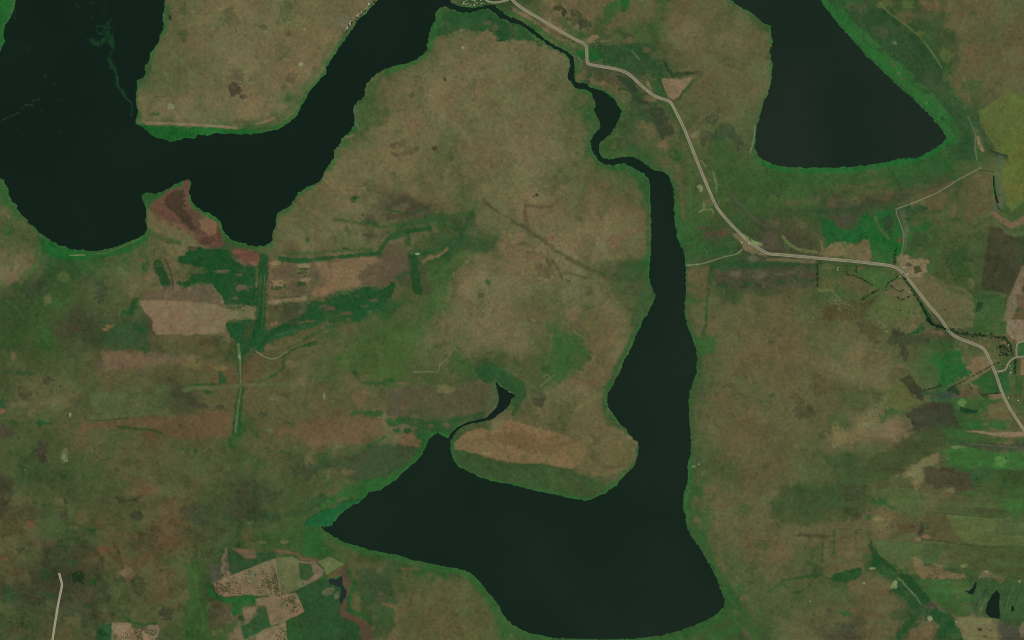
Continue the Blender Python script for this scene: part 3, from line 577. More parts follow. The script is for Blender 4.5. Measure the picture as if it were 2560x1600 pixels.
s 62,52,40 14 2 4 .6 t02 930 1190 1000 1190
b 40,72,40 .8 t02 1850 1250 24 22 720 470 24 20 1720 1220 16 12
s 46,76,42 40 5 5 .7 t02 60 490 340 500
p 56,80,48 6 7 .85 t02 1060 60 1370 40 1400 150 1440 280 1350 300 1200 270 1060 280 950 230
b D .8 t02 1210 260 44 20 1380 280 50 18 970 20 60 16 1340 90 40 20
b 126,104,68 .8 t02 990 90 36 14 1030 60 36 14
b 126,104,78 .5 t02 120 340 30 50
b 84,90,56 .5 t02 130 420 70 60 640 460 80 130 830 340 70 50
s 116,116,78 8 1 2 .7 t02 900 1180 990 1120
s 110,110,74 8 1 3 .6 t02 800 1330 830 1230
b 82,70,50 .5 t02 800 560 60 60 1900 450 120 50 1980 200 120 50
b 126,104,62 .5 t02 1850 420 120 60 2080 450 60 20
b 136,100,74 .7 t02 20 870 36 20
b 66,60,46 .6 t02 240 690 60 60 1880 810 80 40 2080 830 60 30
b 112,100,74 .5 t02 300 860 50 50 200 800 90 30 500 760 60 40
# tile 12
p 38,82,44 3 4 .95 t12 0 60 130 80 300 50 500 20 620 0 700 -20 560 60 380 120 200 190 100 220 70 280 20 300 -20 280 @thicket|dark green thicket with a pale speckled middle north of the curved track|wood|thicket
s 62,92,66 20 3 4 .7 t12 180 150 320 110 480 60
s 42,78,42 34 3 3 .9 t12 250 350 300 310 400 255 550 225 @thicket|thin dark thicket arc north east of the curved track|wood|thicket
s 126,136,96 8 1 .4 .9 t12 -5 290 20 310 80 350 150 370 210 355 260 320 300 298 @dirt_track|pale curved track round the foot of the dark thicket
s 48,80,42 24 3 3 .8 t12 260 350 262 450 180 520 90 560 0 580
b 138,108,80 .9 t12 150 40 40 22 190 20 20 12
b 118,100,72 .6 t12 340 410 60 36 370 600 60 30 430 570 40 40 150 260 60 30 520 170 26 24 650 90 40 30
p 70,90,46 10 8 .85 t12 840 240 1000 100 1200 60 1600 0 1560 150 1500 250 1470 400 1450 540 1200 560 950 520 750 450 720 350 @meadow|broad mid green meadow in the middle of the picture
b 88,96,54 .5 t12 900 260 60 50 830 400 60 30
s 46,78,42 36 4 5 .8 t12 920 480 1000 590 1150 600 1300 570
s 48,82,46 14 2 3 .7 t12 480 540 700 540
s 92,96,60 14 2 3 .6 t12 50 610 300 600 500 640
s 122,120,84 9 1 3 .7 t12 1480 490 1600 490 1720 490 1740 420 1800 380 1840 300
s 60,86,46 50 5 4 .6 t12 1640 300 1780 220 1880 230 1960 330
p 66,88,46 8 6 .8 t12 1880 280 1980 340 2060 420 2240 430 2300 470 2240 540 2050 570 1850 500 1830 380
p 92,82,58 5 5 .85 t12 1230 660 1400 620 1650 620 1800 700 2100 560 2230 600 2280 700 2280 800 2100 920 1800 920 1400 900 1300 940 1230 880 @scrubland|grey brown scrub between the green meadow and the small creek
b 90,82,66 .7 t12 1320 740 70 60 1300 860 80 50
b 80,84,54 .7 t12 1600 850 160 50 1750 700 60 30
b 112,102,66 .85 t12 1800 650 90 36
b 82,82,56 .6 t12 1860 850 70 40
p 46,80,44 3 3 .95 t12 2060 460 2200 400 2300 440 2419 530 t22 60 560 140 650 110 780 60 860 0 900 t12 2419 800 2419 690 2340 640 2260 560 2180 600 2100 540 @marsh|dark green marsh around the small forked pond|reed|marsh
p 84,90,58 3 3 .9 t12 2170 690 2250 600 2285 680 2292 760 2260 830 2200 900 2160 840
s 128,138,110 5 .8 .6 .7 t12 2255 548 2272 600 2288 680 2298 750 2275 830
s 128,138,110 5 .8 .6 .7 t12 2300 615 2345 645 2370 675 2419 685 t22 16 712 -5 740 t12 2390 800 2335 865 2290 890
s 48,80,44 80 5 5 .8 t12 1250 970 1450 960 1600 1000 1850 960 2000 930 2150 930
b 46,86,46 .8 t12 1330 980 70 30 1560 1060 60 50
b 112,92,72 .7 t12 1380 1010 60 26 1800 990 50 30 1650 1000 30 20
b D .9 t12 1330 1045 42 20 1425 1050 28 20 290 975 36 10
s 42,84,42 50 4 4 .8 t12 920 880 1060 890 1180 880
p 64,78,50 7 6 .9 t12 780 1420 830 1330 1000 1240 1200 1180 1400 1190 1560 1190 1520 1290 1400 1400 1250 1500 1100 1512 900 1512 @marsh|greyish green marsh north west of the southern lake|reed|marsh
s 46,94,44 60 5 4 .85 t12 1620 1080 1580 1220 1500 1330 1400 1420 1250 1500 t13 1100 60 1000 110
s 46,88,44 24 3 3 .8 t12 1000 1230 1130 1160 1220 1100
p 122,94,68 4 4 .85 t12 1280 1090 1480 1080 1550 1150 1530 1190 1380 1170
p 128,103,70 2.5 3.5 .95 t12 1850 1150 1990 1050 2130 1010 2190 1050 2280 1035 2370 950 2419 940 t22 0 950 200 990 400 1050 560 1120 700 1250 660 1340 580 1400 500 1390 250 1350 0 1350 t12 2300 1330 2150 1290 2050 1270 1990 1260 1870 1240 @dry_field|tan dry field on the promontory north of the southern basin
p 112,84,58 12 8 .7 t12 2050 1120 2300 1060 t22 0 1040 400 1100 700 1200 400 1250 0 1200
b 144,118,86 .6 t12 1900 1180 40 24 2150 1260 90 14
p 62,82,47 4 3 .9 t12 1850 1255 2000 1270 2419 1365 t22 300 1370 560 1425 800 1510 t23 880 60 700 190 500 150 0 40 t12 2200 1512 1960 1410 1860 1310 @marsh|green marsh belt along the south edge of the tan promontory|reed|marsh
s 52,94,46 24 3 2 .8 t22 1140 1420 1060 1470 t23 1020 0 930 90 850 130 740 170 640 172 500 148 250 95 0 35
p 108,86,60 10 7 .8 t12 200 1000 700 960 1000 920 1200 960 1210 1080 1000 1180 700 1180 200 1100 @heath|long reddish brown heath left of the southern lake's head
b 66,70,46 .6 t12 930 1290 110 50 1000 1250 60 40
s 62,52,42 12 2 3 .7 t12 660 1380 720 1380 770 1410 790 1460
b 104,98,62 .7 t12 520 1300 60 80 680 1450 30 40 850 1440 50 30
b 54,82,44 .6 t12 250 1250 40 20 320 1250 30 14 640 1290 70 40 690 1240 30 24
b 60,68,48 .6 t12 450 1430 130 60 90 890 50 40
b 140,150,118 .7 t12 645 715 7 22
b 76,66,48 .5 t12 280 700 60 30 450 800 30 60 540 870 20 30
b 122,94,68 .6 t12 960 760 70 60 1000 680 50 20 560 1170 50 40 1400 600 60 14
b 104,108,76 .5 t12 120 1040 60 30 190 740 60 40
# tile 22
p 58,90,45 8 8 .85 t22 380 180 560 140 640 200 760 300 720 400 600 500 450 600 350 560 300 430 380 320 @meadow|fresh green meadow patch west of the long lake
b 94,84,62 .8 t22 220 100 120 80 620 60 60 50
b T .6 t22 70 240 70 90
b 80,84,50 .6 t22 540 900 100 130 600 780 50 60 160 480 110 70
b 70,66,50 .85 t22 290 740 26 46 255 785 40 34
b 54,80,46 .8 t22 740 370 22 20 310 470 40 30
s 56,86,46 24 3 3 .6 t22 560 500 450 600 380 620
s 110,110,74 10 1 3 .6 t22 580 100 660 160 720 200
s 120,124,88 8 1 3 .6 t22 270 630 340 560 400 520
s 50,86,46 50 4 3 .85 t22 1190 50 1120 200 1050 330 970 490 900 640 870 760 880 860 960 950
p 66,82,46 5 5 .8 t22 860 900 960 920 1070 1030 1080 1060 960 1010 890 980
b 78,86,48 .6 t22 720 1070 70 40 820 1050 50 30 960 1060 50 24 770 1230 40 80
p 122,106,76 2 2 .9 t22 1080 1070 1130 1100 1190 1155 1192 1190 1120 1150 1060 1110
b 106,104,92 .7 t22 1155 1240 18 40
b 108,98,60 .6 t22 950 1330 110 50 1020 1230 60 50 820 1440 100 30
b 126,102,66 .6 t22 540 1230 120 60 400 1150 120 20 340 1090 60 40
b 104,84,56 .5 t22 880 560 30 40 780 600 50 40
b 112,88,62 .5 t22 900 500 40 80 620 560 90 60
p 56,92,46 6 5 .85 t22 1700 160 1850 130 1980 200 1900 290 1800 350 1760 330 1740 260
s 56,84,46 30 4 4 .7 t22 1780 350 1770 500 1720 640 1690 760 1710 950 1720 1100 1700 1300
s 94,88,70 30 5 5 .5 t22 1880 480 1830 620 1790 740
b 146,140,96 .8 t22 1715 1385 26 10 1765 1365 10 12
b 86,80,52 .5 t22 2000 620 140 40 2250 1000 90 60 2300 380 120 70
b 84,94,54 .5 t22 1870 790 110 60 1850 1200 70 50 1750 1130 60 60
# tile 32
p 66,72,48 6 8 .8 t32 1120 210 1240 100 1500 150 1780 190 1700 260 1400 270 1200 240 @fallow_field|dark windblown fallow strip left of the road in the east
b 62,62,44 .7 t32 1230 120 50 40 1290 330 36 90
p 104,84,58 3 4 .8 t32 1420 60 1500 50 1640 110 1720 150 1560 150
p 120,100,72 3 3 .8 t32 1560 90 1700 130 1640 140 1540 120
p 36,84,44 3 3 .9 t32 1450 30 1480 90 1420 140 1300 150
p 96,84,56 3 4 .7 t32 1190 440 1300 420 1340 490 1230 570 1130 630 1170 540
b 104,98,68 .7 t32 1290 430 40 30 1240 430 30 20
p 58,60,40 2.5 3 .95 t32 1240 570 1345 500 1455 680 1460 760 1380 740 1330 640 @ploughed_field|dark triangular field with a sharp upper tip in the east
p 92,96,54 6 5 .8 t32 1150 620 1260 590 1330 700 1440 780 1280 870 1120 870 1080 760 @pasture|yellowish pasture wrapped round the dark triangular field
p 74,90,54 4 4 .9 t32 1360 430 1560 400 1620 480 1660 560 1480 650 1440 600 @pasture|soft green pasture right of the dark triangular field
p 64,64,47 2.5 4 .95 t32 1290 890 1480 790 1560 765 1660 760 1740 820 1760 960 1870 1020 1600 1000 1400 1030 1370 960 @ploughed_field|large dark brown ploughed field in the east
p 38,92,46 3 7 .95 t32 1690 310 1790 260 1830 320 1850 400 1930 460 1910 530 1780 560 1640 610 1600 500 1720 440 @paddy|vivid streaky green paddy west of the road in the east
p 62,86,46 5 6 .85 t32 1560 160 1760 200 1700 300 1560 280 1420 250
p 80,86,52 4 4 .85 t32 1820 250 1960 270 2050 310 2100 420 1960 490 1900 450 1850 400
p 120,100,72 3 4 .9 t32 1880 450 1960 340 2050 330 2105 420 1960 495 @bare_field|tan bare plot beside the road north of the green square field
p 50,86,46 1.5 1.2 1 t32 1900 590 2125 460 2200 620 2215 690 2030 700 1985 630 1930 600 @crop_field|even green crop field in the corner between hedge and road
p 52,90,47 1.5 1.2 1 t32 2160 505 2240 485 2270 560 2290 620 2270 690 2225 690 2190 600 @crop_field|narrow green crop plot right of the road in the east
p 96,82,58 2 3 .9 t32 1790 650 1890 590 1990 640 2030 700 1920 710 1810 720
p 38,64,40 2 2 1 t32 1700 660 1780 630 1810 710 1740 722 1700 700 @wood|dark triangular wood beside the grey wetland|wood|wood
p 86,90,76 3 4 .7 t32 1620 680 1720 700 1820 730 1740 750 1640 710
s 54,82,56 44 4 5 .85 t32 1470 700 1560 690 1640 700 1700 740 1560 750
p 120,97,68 1.5 2 .95 t32 2085 703 2212 700 2222 742 2095 748
b 52,62,40 .9 t32 2060 725 24 24
p 104,98,64 3 3 .9 t32 1730 0 1950 0 1930 60 1900 70 1780 100 1700 60 1650 0
p 62,88,45 1.5 1.5 1 t32 1950 0 2200 0 2270 50 2260 120 2180 150 2060 130 1920 110 1940 60 @crop_field|mid green crop field north of the road side wood
p 132,114,90 2 2 .95 t32 2265 0 2450 0 2450 190 2350 200 2300 160 2250 110 @bare_field|pinkish bare plot in the north east farmland
p 48,92,48 1.5 1 1 t32 2365 225 2450 210 2450 340 2355 345 @crop_field|small rich green crop plot at the fork of the side road
p 84,84,52 3 2 .9 t32 2350 370 2450 360 2450 700 2400 760 2335 740 2330 520
p 54,84,44 2 2 .9 t32 2335 520 2420 525 2400 700 2330 740
p 132,106,78 1.5 1 .95 t32 2395 370 2450 360 2450 525 2385 520
p 88,92,54 3 3 .9 t32 2060 210 2200 195 2210 370 2110 380 2060 280
p 96,92,56 3 3 .8 t32 1860 160 2050 210 2030 250 1880 200
s 40,60,36 30 2 3 .95 t32 1500 0 1560 40 1680 75 1760 115 1900 140 2100 150 2230 170 2290 230 2310 330
b 44,64,38 .9 t32 2240 290 56 50 2210 250 40 30
s 36,60,36 22 2 2 .9 t32 2340 370 2335 500
s 66,74,46 16 1.5 2 .8 t32 2310 370 2290 420 2200 390
p 62,94,46 4 5 .9 t32 1740 760 2080 740 2130 800 2000 850 1880 900 1780 850 @meadow|bright green meadow around a small dark wood in the east
b 112,134,76 .6 t32 1830 790 30 30
p 30,64,38 2 2 1 t32 1810 815 1900 840 1985 855 1960 885 1870 890 1820 870 @wood|small very dark wood in the bright green meadow|wood|wood
p 106,96,62 3 3 .9 t32 2080 810 2240 770 2290 870 2250 940 2090 920
p 50,98,48 3 4 .9 t32 1900 950 2255 950 2260 1030 1920 1040 1860 1000
b 104,96,64 .7 t32 2060 985 36 24
p 84,92,56 3 3 .8 t32 2260 930 2330 960 2400 1050 2250 1050
p 140,116,88 1.5 2 .95 t32 1850 1040 1950 1040 2150 1062 2440 1055 2440 1102 2220 1110 2050 1078 1900 1062 @bare_strip|long thin pale sandy strip near the road at the right edge
p 118,103,68 2.5 3 .9 t32 600 1000 640 950 700 1010 740 1080 790 1040 820 1110 630 1230 600 1210
p 124,102,74 3 4 .85 t32 1090 990 1240 930 1290 1040 1200 1100 1100 1140 @bare_field|ragged tan plot in the middle of the eastern grassland
p 122,100,72 3 4 .85 t32 1290 1080 1380 1060 1440 1130 1300 1120
p 68,78,46 8 8 .85 t32 820 1512 900 1400 1000 1300 1250 1180 1400 1060 1680 1000 1700 1150 1500 1290 1340 1380 1180 1480 1180 1530
p 62,92,48 5 6 .85 t32 1640 1020 1900 1050 2100 1100 2440 1120 2440 1160 1900 1170 1700 1120
p 120,106,72 3 5 .9 t32 1180 1475 1340 1395 1500 1290 1640 1230 1620 1370 1460 1400 1480 1490 t33 1450 60 1400 90 1330 0 @bare_field|tan fan shaped plot in the south east farmland
p 60,100,48 5 7 .95 t32 1640 1240 1720 1180 1900 1190 2150 1250 2440 1250 2440 1400 2100 1400 1700 1385 @paddy|vivid streaky green paddy in the south east
b 92,126,64 .8 t32 2210 1330 80 44
b 126,140,90 .5 t32 1800 1200 70 16
p 68,72,52 5 6 .85 t32 1720 1150 2440 1170 2440 1235 2150 1240 1850 1185
s 110,110,90 7 1 1 .6 t32 1900 1170 2419 1210
p 78,68,49 5 6 .9 t32 1480 1385 1750 1395 1900 1450 1900 1512 t33 2050 130 1800 110 1600 60 1480 20
b 66,66,46 .65 t32 320 850 90 70
b 84,72,50 .5 t32 270 750 70 70 480 620 60 90
b 62,70,46 .6 t32 45 710 50 26 20 205 40 16
b 76,92,50 .5 t32 420 180 60 60 650 950 90 60
b 120,122,80 .5 t32 1080 60 40 20 1120 110 30 16 1010 30 40 20
s 112,114,72 50 5 9 .5 t32 1130 700 1050 850 950 900 900 1000
p 66,90,46 4 4 .8 t32 1050 930 1180 830 1290 870 1170 920 1060 990
p 74,70,46 8 6 .6 t32 850 60 1000 10 1120 130 1000 180
# tile 03
b 62,60,44 .85 t03 1300 330 56 60 600 330 40 44 1560 1250 66 60
b 64,66,44 .7 t03 500 680 44 44 845 645 32 36 650 1140 40 38 270 605 26 24 430 350 44 16 1160 955 44 34 180 660 32 28 1010 1130 46 50 1310 1000 60 80 960 450 40 36 1210 180 100 30 620 200 50 26
b 36,54,32 .95 t03 727 920 50 46
b 40,84,42 .95 t03 860 970 34 16 905 945 26 14
b 48,74,44 .75 t03 850 480 40 36 700 780 34 30 440 880 46 64 90 1080 90 70 840 1190 60 40 430 235 36 14 640 480 40 16 220 1495 40 20 470 1080 50 24
b 116,76,56 .6 t03 280 420 44 40 1300 640 40 30 1400 700 46 36 1010 660 90 44 40 750 36 20 960 440 30 16 1400 100 90 70
b 106,82,58 .6 t03 1600 230 90 80 1570 560 60 90 1560 1010 90 150 1600 330 100 40
b 128,102,74 .8 t03 1210 880 54 46
b 102,96,62 .5 t03 560 220 50 70 780 370 70 60 700 450 60 20 1230 100 80 60 160 180 60 70 1120 1060 50 60
b 78,84,50 .6 t03 1280 440 80 60 1190 60 80 60
b 98,70,56 .5 t03 150 860 60 40 400 600 90 60 1350 20 100 40
s 52,88,44 12 2 3 .7 t03 960 920 1060 860 1100 830
b 60,66,48 .5 t03 1900 330 160 100 640 1230 120 60
s 84,88,54 8 1 3 .5 t03 0 1100 200 1050 400 1110 530 1240
b 82,70,46 .6 t03 140 1430 140 70 1000 1300 120 50
p 40,78,46 3 2 .95 t03 1055 1360 1055 1530 880 1530 920 1420 970 1375 @wood|green scrub corner left of the speckled pink field at the bottom|wood|wood
p 131,109,82 1.5 1.2 1 t03 1060 1350 1240 1350 1245 1400 1380 1420 1400 1370 1500 1370 1505 1430 1470 1530 1055 1530 @bare_field|pinkish bare plot speckled with bushes at the bottom left
b 120,104,84 .8 t03 1440 1420 56 44
s 42,80,44 24 3 3 .8 t03 1130 1230 1230 1340 1330 1370 1480 1350
p 60,86,44 7 6 .9 t03 1750 800 1850 740 1930 820 1930 1200 1960 1540 1700 1540 1750 1300 1780 1100 @meadow|mid green meadow strip left of the tan plots at the bottom
s 70,98,48 20 4 4 .6 t03 1840 820 1860 1000 1900 1200 1930 1400
p 50,74,44 2 2 .95 t03 2150 650 2230 670 2310 770 2419 740 t13 0 740 0 680 190 680 190 730 0 805 t03 2300 855 2180 900 2160 800 @crop_field|dull green plot north of the speckled tan plots
p 110,86,66 2.5 3 .95 t03 2200 650 2300 665 2419 645 2419 735 2310 740
s 108,80,62 34 2 3 .95 t13 190 668 300 682 390 700 430 740 570 765
p 120,102,82 2.5 3 .9 t03 2140 650 2160 790 2180 910 2080 950 2095 760
p 84,82,66 3 4 .8 t03 2000 820 2090 780 2080 940 2010 1000 1990 900
p 133,111,83 1.5 1.2 1 t03 2020 970 2150 920 2300 860 2419 808 t13 180 742 230 950 240 1090 160 1100 0 1090 t03 2200 1095 2080 1110 2030 1040 @bare_field|tan plot speckled with dark bushes near the bottom
p 40,92,44 2 2.5 .95 t03 1950 1000 2000 1020 2060 1080 2150 1120 2300 1085 2419 1105 t13 10 1130 0 1180 t03 2290 1190 2290 1260 2200 1290 2180 1170 2060 1145 1970 1080 @marsh|bright green creek bed winding between the tan plots at the bottom|reed|marsh
p 78,72,50 5 4 .8 t03 1980 1160 2170 1180 2190 1300 2100 1400 1980 1400
b 40,64,36 .9 t03 2280 1310 30 40
p 130,107,83 2 2 .95 t03 2290 1215 2419 1200 t13 20 1190 0 1230 t03 2350 1345 2310 1290
p 56,86,50 1.5 1.2 1 t03 2270 1390 2330 1360 2419 1290 t13 90 1190 132 1340 130 1385 0 1450 t03 2310 1505 2280 1440 @crop_field|clean green crop field wedged between tan plots at the bottom
p 120,101,76 2 3 .9 t03 2190 1530 2240 1410 2275 1380 2310 1530
# tile 13
p 131,109,82 1.5 1.5 1 t13 60 1110 240 1090 300 1070 380 1070 460 1240 340 1300 200 1370 140 1380 95 1190 0 1180 0 1130 @bare_field|pale tan plot right of the clean green crop field
p 133,110,82 1.5 1.5 1 t13 130 1385 200 1370 280 1345 300 1530 0 1530 0 1465 @bare_field|tan plot cut by the bottom edge below the clean green field
p 104,104,68 2 1.5 .95 t13 180 742 340 720 400 750 420 950 462 1000 280 1080 235 1040 @pasture|olive pasture plot between speckled and pink tan plots
p 124,104,84 2 3 .95 t13 400 770 560 760 640 850 640 905 470 995 420 940 480 960 540 900 520 800
p 56,80,46 2 2 1 t13 430 800 520 792 545 890 490 950 430 925 @wood|rounded green copse between the tan plots|wood|wood
p 106,108,68 1.5 2 .95 t13 560 770 700 722 845 798 658 895 640 840 @pasture|light green plot with a pointed right corner south west of the lake
p 46,74,43 1.5 1.5 1 t13 390 1050 640 928 700 1000 800 1040 790 1200 800 1300 980 1350 1000 1530 460 1530 400 1300 460 1240 400 1090 @wood|large dark green wood right of the tan plots at the bottom|wood|wood
p 48,80,42 1.5 1.5 1 t13 290 1330 380 1290 455 1530 300 1530 @wood|narrow dark green wood strip at the bottom edge|wood|wood
b 122,112,82 .5 t13 700 1060 50 40 760 1090 30 30
b 44,84,44 .5 t13 700 1430 110 90
p 96,80,50 2.5 3 .9 t13 670 910 770 830 850 800 820 900 700 930
p 91,71,53 2.5 2.5 1 t13 770 860 850 812 885 870 905 970 865 1120 850 1230 980 1290 1080 1370 1100 1530 990 1530 985 1380 900 1330 800 1290 790 1190 830 1130 860 1060 820 980 810 900 @burnt_ground|red brown ribbon of bare mud curving past the bluish pond
s 46,86,42 34 3 3 .85 t13 880 860 925 980 890 1130 870 1240 1000 1280 1100 1340
p 34,92,50 1.5 1.5 1 t13 465 430 620 445 715 435 750 385 860 275 970 220 1000 180 960 182 800 205 740 255 600 295 480 375 @water_weed|sheet of teal green weed filling the west tip of the southern lake|reed|water weed
s 36,62,38 7 1 .5 .7 t13 450 430 500 370 600 300 740 250 800 200 980 178
p 48,94,43 4 4 .9 t13 800 190 740 240 600 280 560 250 750 120 1000 50 1200 -50 1310 0 1180 90 1050 120 1000 170 @marsh|bright green marsh north of the weedy lake tip|reed|marsh
p 56,78,46 6 6 .8 t13 100 400 300 350 450 370 700 160 650 120 400 250 100 320
p 46,90,44 4 4 .9 t13 450 490 620 462 650 640 720 690 600 745 420 720
p 62,84,44 7 6 .85 t13 0 520 400 470 450 700 200 650 0 640
b 112,104,66 .7 t13 50 590 50 14 270 580 40 16
p 72,86,47 5 5 .85 t13 640 470 880 600 900 700 860 790 720 700 650 600
s 54,90,45 70 6 5 .85 t13 720 540 900 630 1200 705 1500 780 1700 825 1950 870 2080 990 2220 1170 2290 1300 2360 1450
p 60,78,48 8 7 .8 t13 950 830 1250 850 1340 1150 1150 1200 930 1100 960 960
p 92,88,54 14 8 .85 t13 1700 950 2000 930 2120 1080 2240 1300 2280 1530 1400 1530 1360 1250 1500 1100
b 78,84,50 .6 t13 1450 980 130 90 2050 1300 120 130 1500 800 100 30
b 60,90,46 .6 t13 1650 960 60 50 1560 900 60 20
s 112,90,62 26 3 3 .8 t13 1200 1170 1310 1200 1335 1280 1330 1380
b 112,90,66 .6 t13 1190 1075 30 16 1470 840 90 10
p 58,82,46 5 5 .8 t13 1180 1210 1300 1210 1310 1370 1250 1500 1120 1500 1120 1330
b 108,98,60 .6 t13 940 1150 40 80
# tile 23
s 58,88,46 70 6 6 .85 t23 1690 40 1660 250 1720 470 1810 620 1910 800 2020 980 2100 1130 2230 1350 2330 1530
s 60,98,46 24 3 2 .8 t23 1680 70 1640 200 1660 380
s 48,84,44 50 6 5 .6 t23 2040 1000 2120 1160 2200 1280
s 54,88,45 70 5 4 .9 t13 2300 1350 t23 0 1420 300 1525 900 1550 1500 1480 1850 1370 2040 1230 2150 1400 1900 1480
b 74,80,48 .5 t23 1780 220 50 60 2030 720 50 20 2060 830 50 40 2290 800 70 40 2300 1130 70 40 1860 180 60 20 2260 950 90 50
b 60,86,46 .6 t23 2380 620 60 60 2220 270 50 50 2300 1400 90 40
b 118,98,68 .4 t23 2150 600 50 60 1880 90 60 40 2200 1110 50 30 1760 390 50 40
s 50,100,48 100 5 4 .75 t30 640 60 720 170 880 340 1010 460 1140 590 1260 700 1400 820 1520 930 1640 1060 1720 1180 1750 1320
s 64,106,54 40 4 5 .5 t30 900 300 1080 470 1280 650 1480 830 1600 960
s 42,98,46 44 3 3 .6 t31 60 90 400 120 800 110 1150 60 1400 0
s 58,86,46 90 8 7 .6 t31 200 170 600 200 1000 180 1400 90
s 54,84,46 90 6 6 .6 t11 1260 700 1450 620 1700 570 1900 540 2020 500
s 48,82,44 40 4 5 .6 t11 1700 620 1900 640 1960 760 1900 860 1780 980 1660 1100
p 110,96,64 5 5 .7 t22 640 650 780 620 860 900 900 980 1080 1070 1180 1170 1175 1290 1100 1400 900 1480 720 1440 600 1380 500 1200
s 96,74,48 30 4 5 .5 t22 760 1290 900 1400 1050 1380
s 24,44,30 9 .8 .6 .9 t31 1980 92 2040 100 2140 112
s 30,50,36 7 .8 .8 .8 t30 2100 1420 2180 1450 2260 1475
s 40,56,40 6 .8 .8 .6 t30 2060 1380 2120 1400 2200 1420
s 52,70,46 14 1 1.5 .7 t31 2150 400 2180 460 2230 500 2290 530 2380 480 2440 430
s 72,88,64 7 .8 .5 .6 t31 2180 590 2230 650 2300 660 2419 600
b 44,76,44 .6 t21 2000 1180 60 20 2130 1150 50 16 2280 1170 60 24 2050 1240 40 16
b 44,76,44 .6 t31 120 1160 60 24 260 1130 60 30 380 1150 60 30 60 1080 40 12
b 66,62,50 .5 t21 2000 1090 40 20 2230 1130 50 20 2400 1120 40 26
b 112,102,86 .5 t31 100 1080 40 12 220 1060 40 12
s 84,90,64 6 .8 .8 .5 t31 500 1190 640 1200 900 1290 1010 1220
s 44,66,40 8 .8 1 .7 t33 60 1210 20 1330
b 120,110,70 .5 t32 870 1050 40 30 860 950 30 20 940 850 30 30 1010 950 40 30
b 58,84,44 .6 t32 1180 860 60 30 1090 900 50 20 960 830 50 20
s 104,112,66 10 1 2 .6 t32 1690 1190 1800 1200 1870 1210
s 86,120,60 8 1 2 .6 t32 2250 1400 2330 1420 2419 1400
s 60,56,42 12 1 3 .6 t32 1500 1400 1700 1420 1850 1470
s 60,56,42 9 1 3 .6 t33 1690 30 1900 60 2060 60
s 58,58,42 9 1 3 .6 t33 1950 270 2100 280 2230 290
s 70,110,56 10 1 3 .5 t33 2250 250 2340 240 2419 260
s 130,104,84 8 .8 3 .5 t33 2230 370 2300 345 2380 330
s 98,104,66 5 .6 .4 .6 t33 1450 590 1700 590
s 36,66,38 34 1.5 2 .9 t33 1130 800 1260 890 1360 960 1440 1070 1520 1150
s 44,72,42 26 2 3 .8 t33 1250 980 1340 1080 1420 1180
s 112,106,70 12 1.5 3 .5 t33 1280 760 1290 880
s 112,106,70 10 1.5 3 .5 t33 1340 720 1350 850
p 64,66,46 5 7 .6 t20 640 620 760 590 980 650 1080 700 1150 800 1120 860 960 800 800 760 680 720
p 50,62,42 4 5 .8 t20 960 700 1060 720 1160 790 1190 880 1120 850 1000 760
b 40,66,38 .7 t20 1110 790 30 20 1180 900 30 30 830 650 40 16 1060 840 40 16 700 770 40 20
p 56,74,46 8 8 .6 t20 1150 900 1250 1000 1300 1100 1200 1150 1120 1300 1000 1350 1080 1100
b 50,80,44 .6 t20 1300 1480 70 30 1500 1380 50 90 1620 1300 40 60 900 1400 60 30 1560 1480 60 40
b 60,68,48 .6 t20 2000 1240 90 70 2120 1340 60 80 1900 1100 70 60 1830 1300 70 60
b 118,98,70 .4 t20 950 1390 26 14 1420 1380 60 40 1280 1010 40 20
s 60,72,48 60 7 6 .55 t21 1980 180 2080 380 2230 520 2419 640
s 86,80,58 26 4 5 .5 t21 2060 300 2160 440 2300 560 2419 640
b 46,70,42 .6 t21 1960 300 24 50 2040 420 30 20 1930 380 20 40 2100 620 40 20 2200 380 30 30 2010 560 30 30
b 88,76,56 .6 t21 1900 540 50 30 1800 640 60 20 1870 720 60 30
b 54,78,46 .6 t31 100 300 90 30 400 330 80 30 760 300 60 24 1000 260 90 24 1300 180 60 40 1500 220 60 20
b 94,86,58 .5 t31 260 400 80 30 950 300 60 30 700 380 70 24 1100 360 50 24 1350 300 40 20
s 56,72,48 14 2 3 .6 t30 760 160 860 240 1000 300
b 46,72,44 .7 t30 910 390 14 14 970 440 12 12 1640 1120 16 16 1180 540 40 30 1060 470 40 24 1500 860 50 30 1420 760 50 40 1700 1000 40 50
b 104,86,62 .6 t30 1270 750 24 12 1190 610 20 14 880 380 14 14
s 36,76,40 60 3 4 .85 t11 620 1430 450 1490 t12 280 60 140 130 60 210
s 44,80,42 30 4 5 .7 t11 1200 1400 1000 1500 t12 700 60 450 190 300 270
s 40,78,42 26 3 3 .7 t11 1240 740 1180 850 1120 890
s 84,82,54 10 1.5 3 .5 t22 2100 100 2300 300 2419 600
s 66,70,46 10 1.5 3 .5 t11 2290 500 2419 560 t21 60 620
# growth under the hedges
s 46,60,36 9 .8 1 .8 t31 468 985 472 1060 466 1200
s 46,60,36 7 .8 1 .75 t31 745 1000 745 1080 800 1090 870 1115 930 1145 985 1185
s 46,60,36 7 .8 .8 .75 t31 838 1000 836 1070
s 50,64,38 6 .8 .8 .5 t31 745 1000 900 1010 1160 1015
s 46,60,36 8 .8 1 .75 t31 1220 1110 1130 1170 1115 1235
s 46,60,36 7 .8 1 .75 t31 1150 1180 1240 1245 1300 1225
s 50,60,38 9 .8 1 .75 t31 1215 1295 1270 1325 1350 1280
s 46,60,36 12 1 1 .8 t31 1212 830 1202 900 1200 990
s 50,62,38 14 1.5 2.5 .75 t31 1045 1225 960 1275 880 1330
s 40,64,38 34 2 2 .85 t31 1275 1070 1330 1170 1390 1260 1440 1350 1500 1450 1530 1512
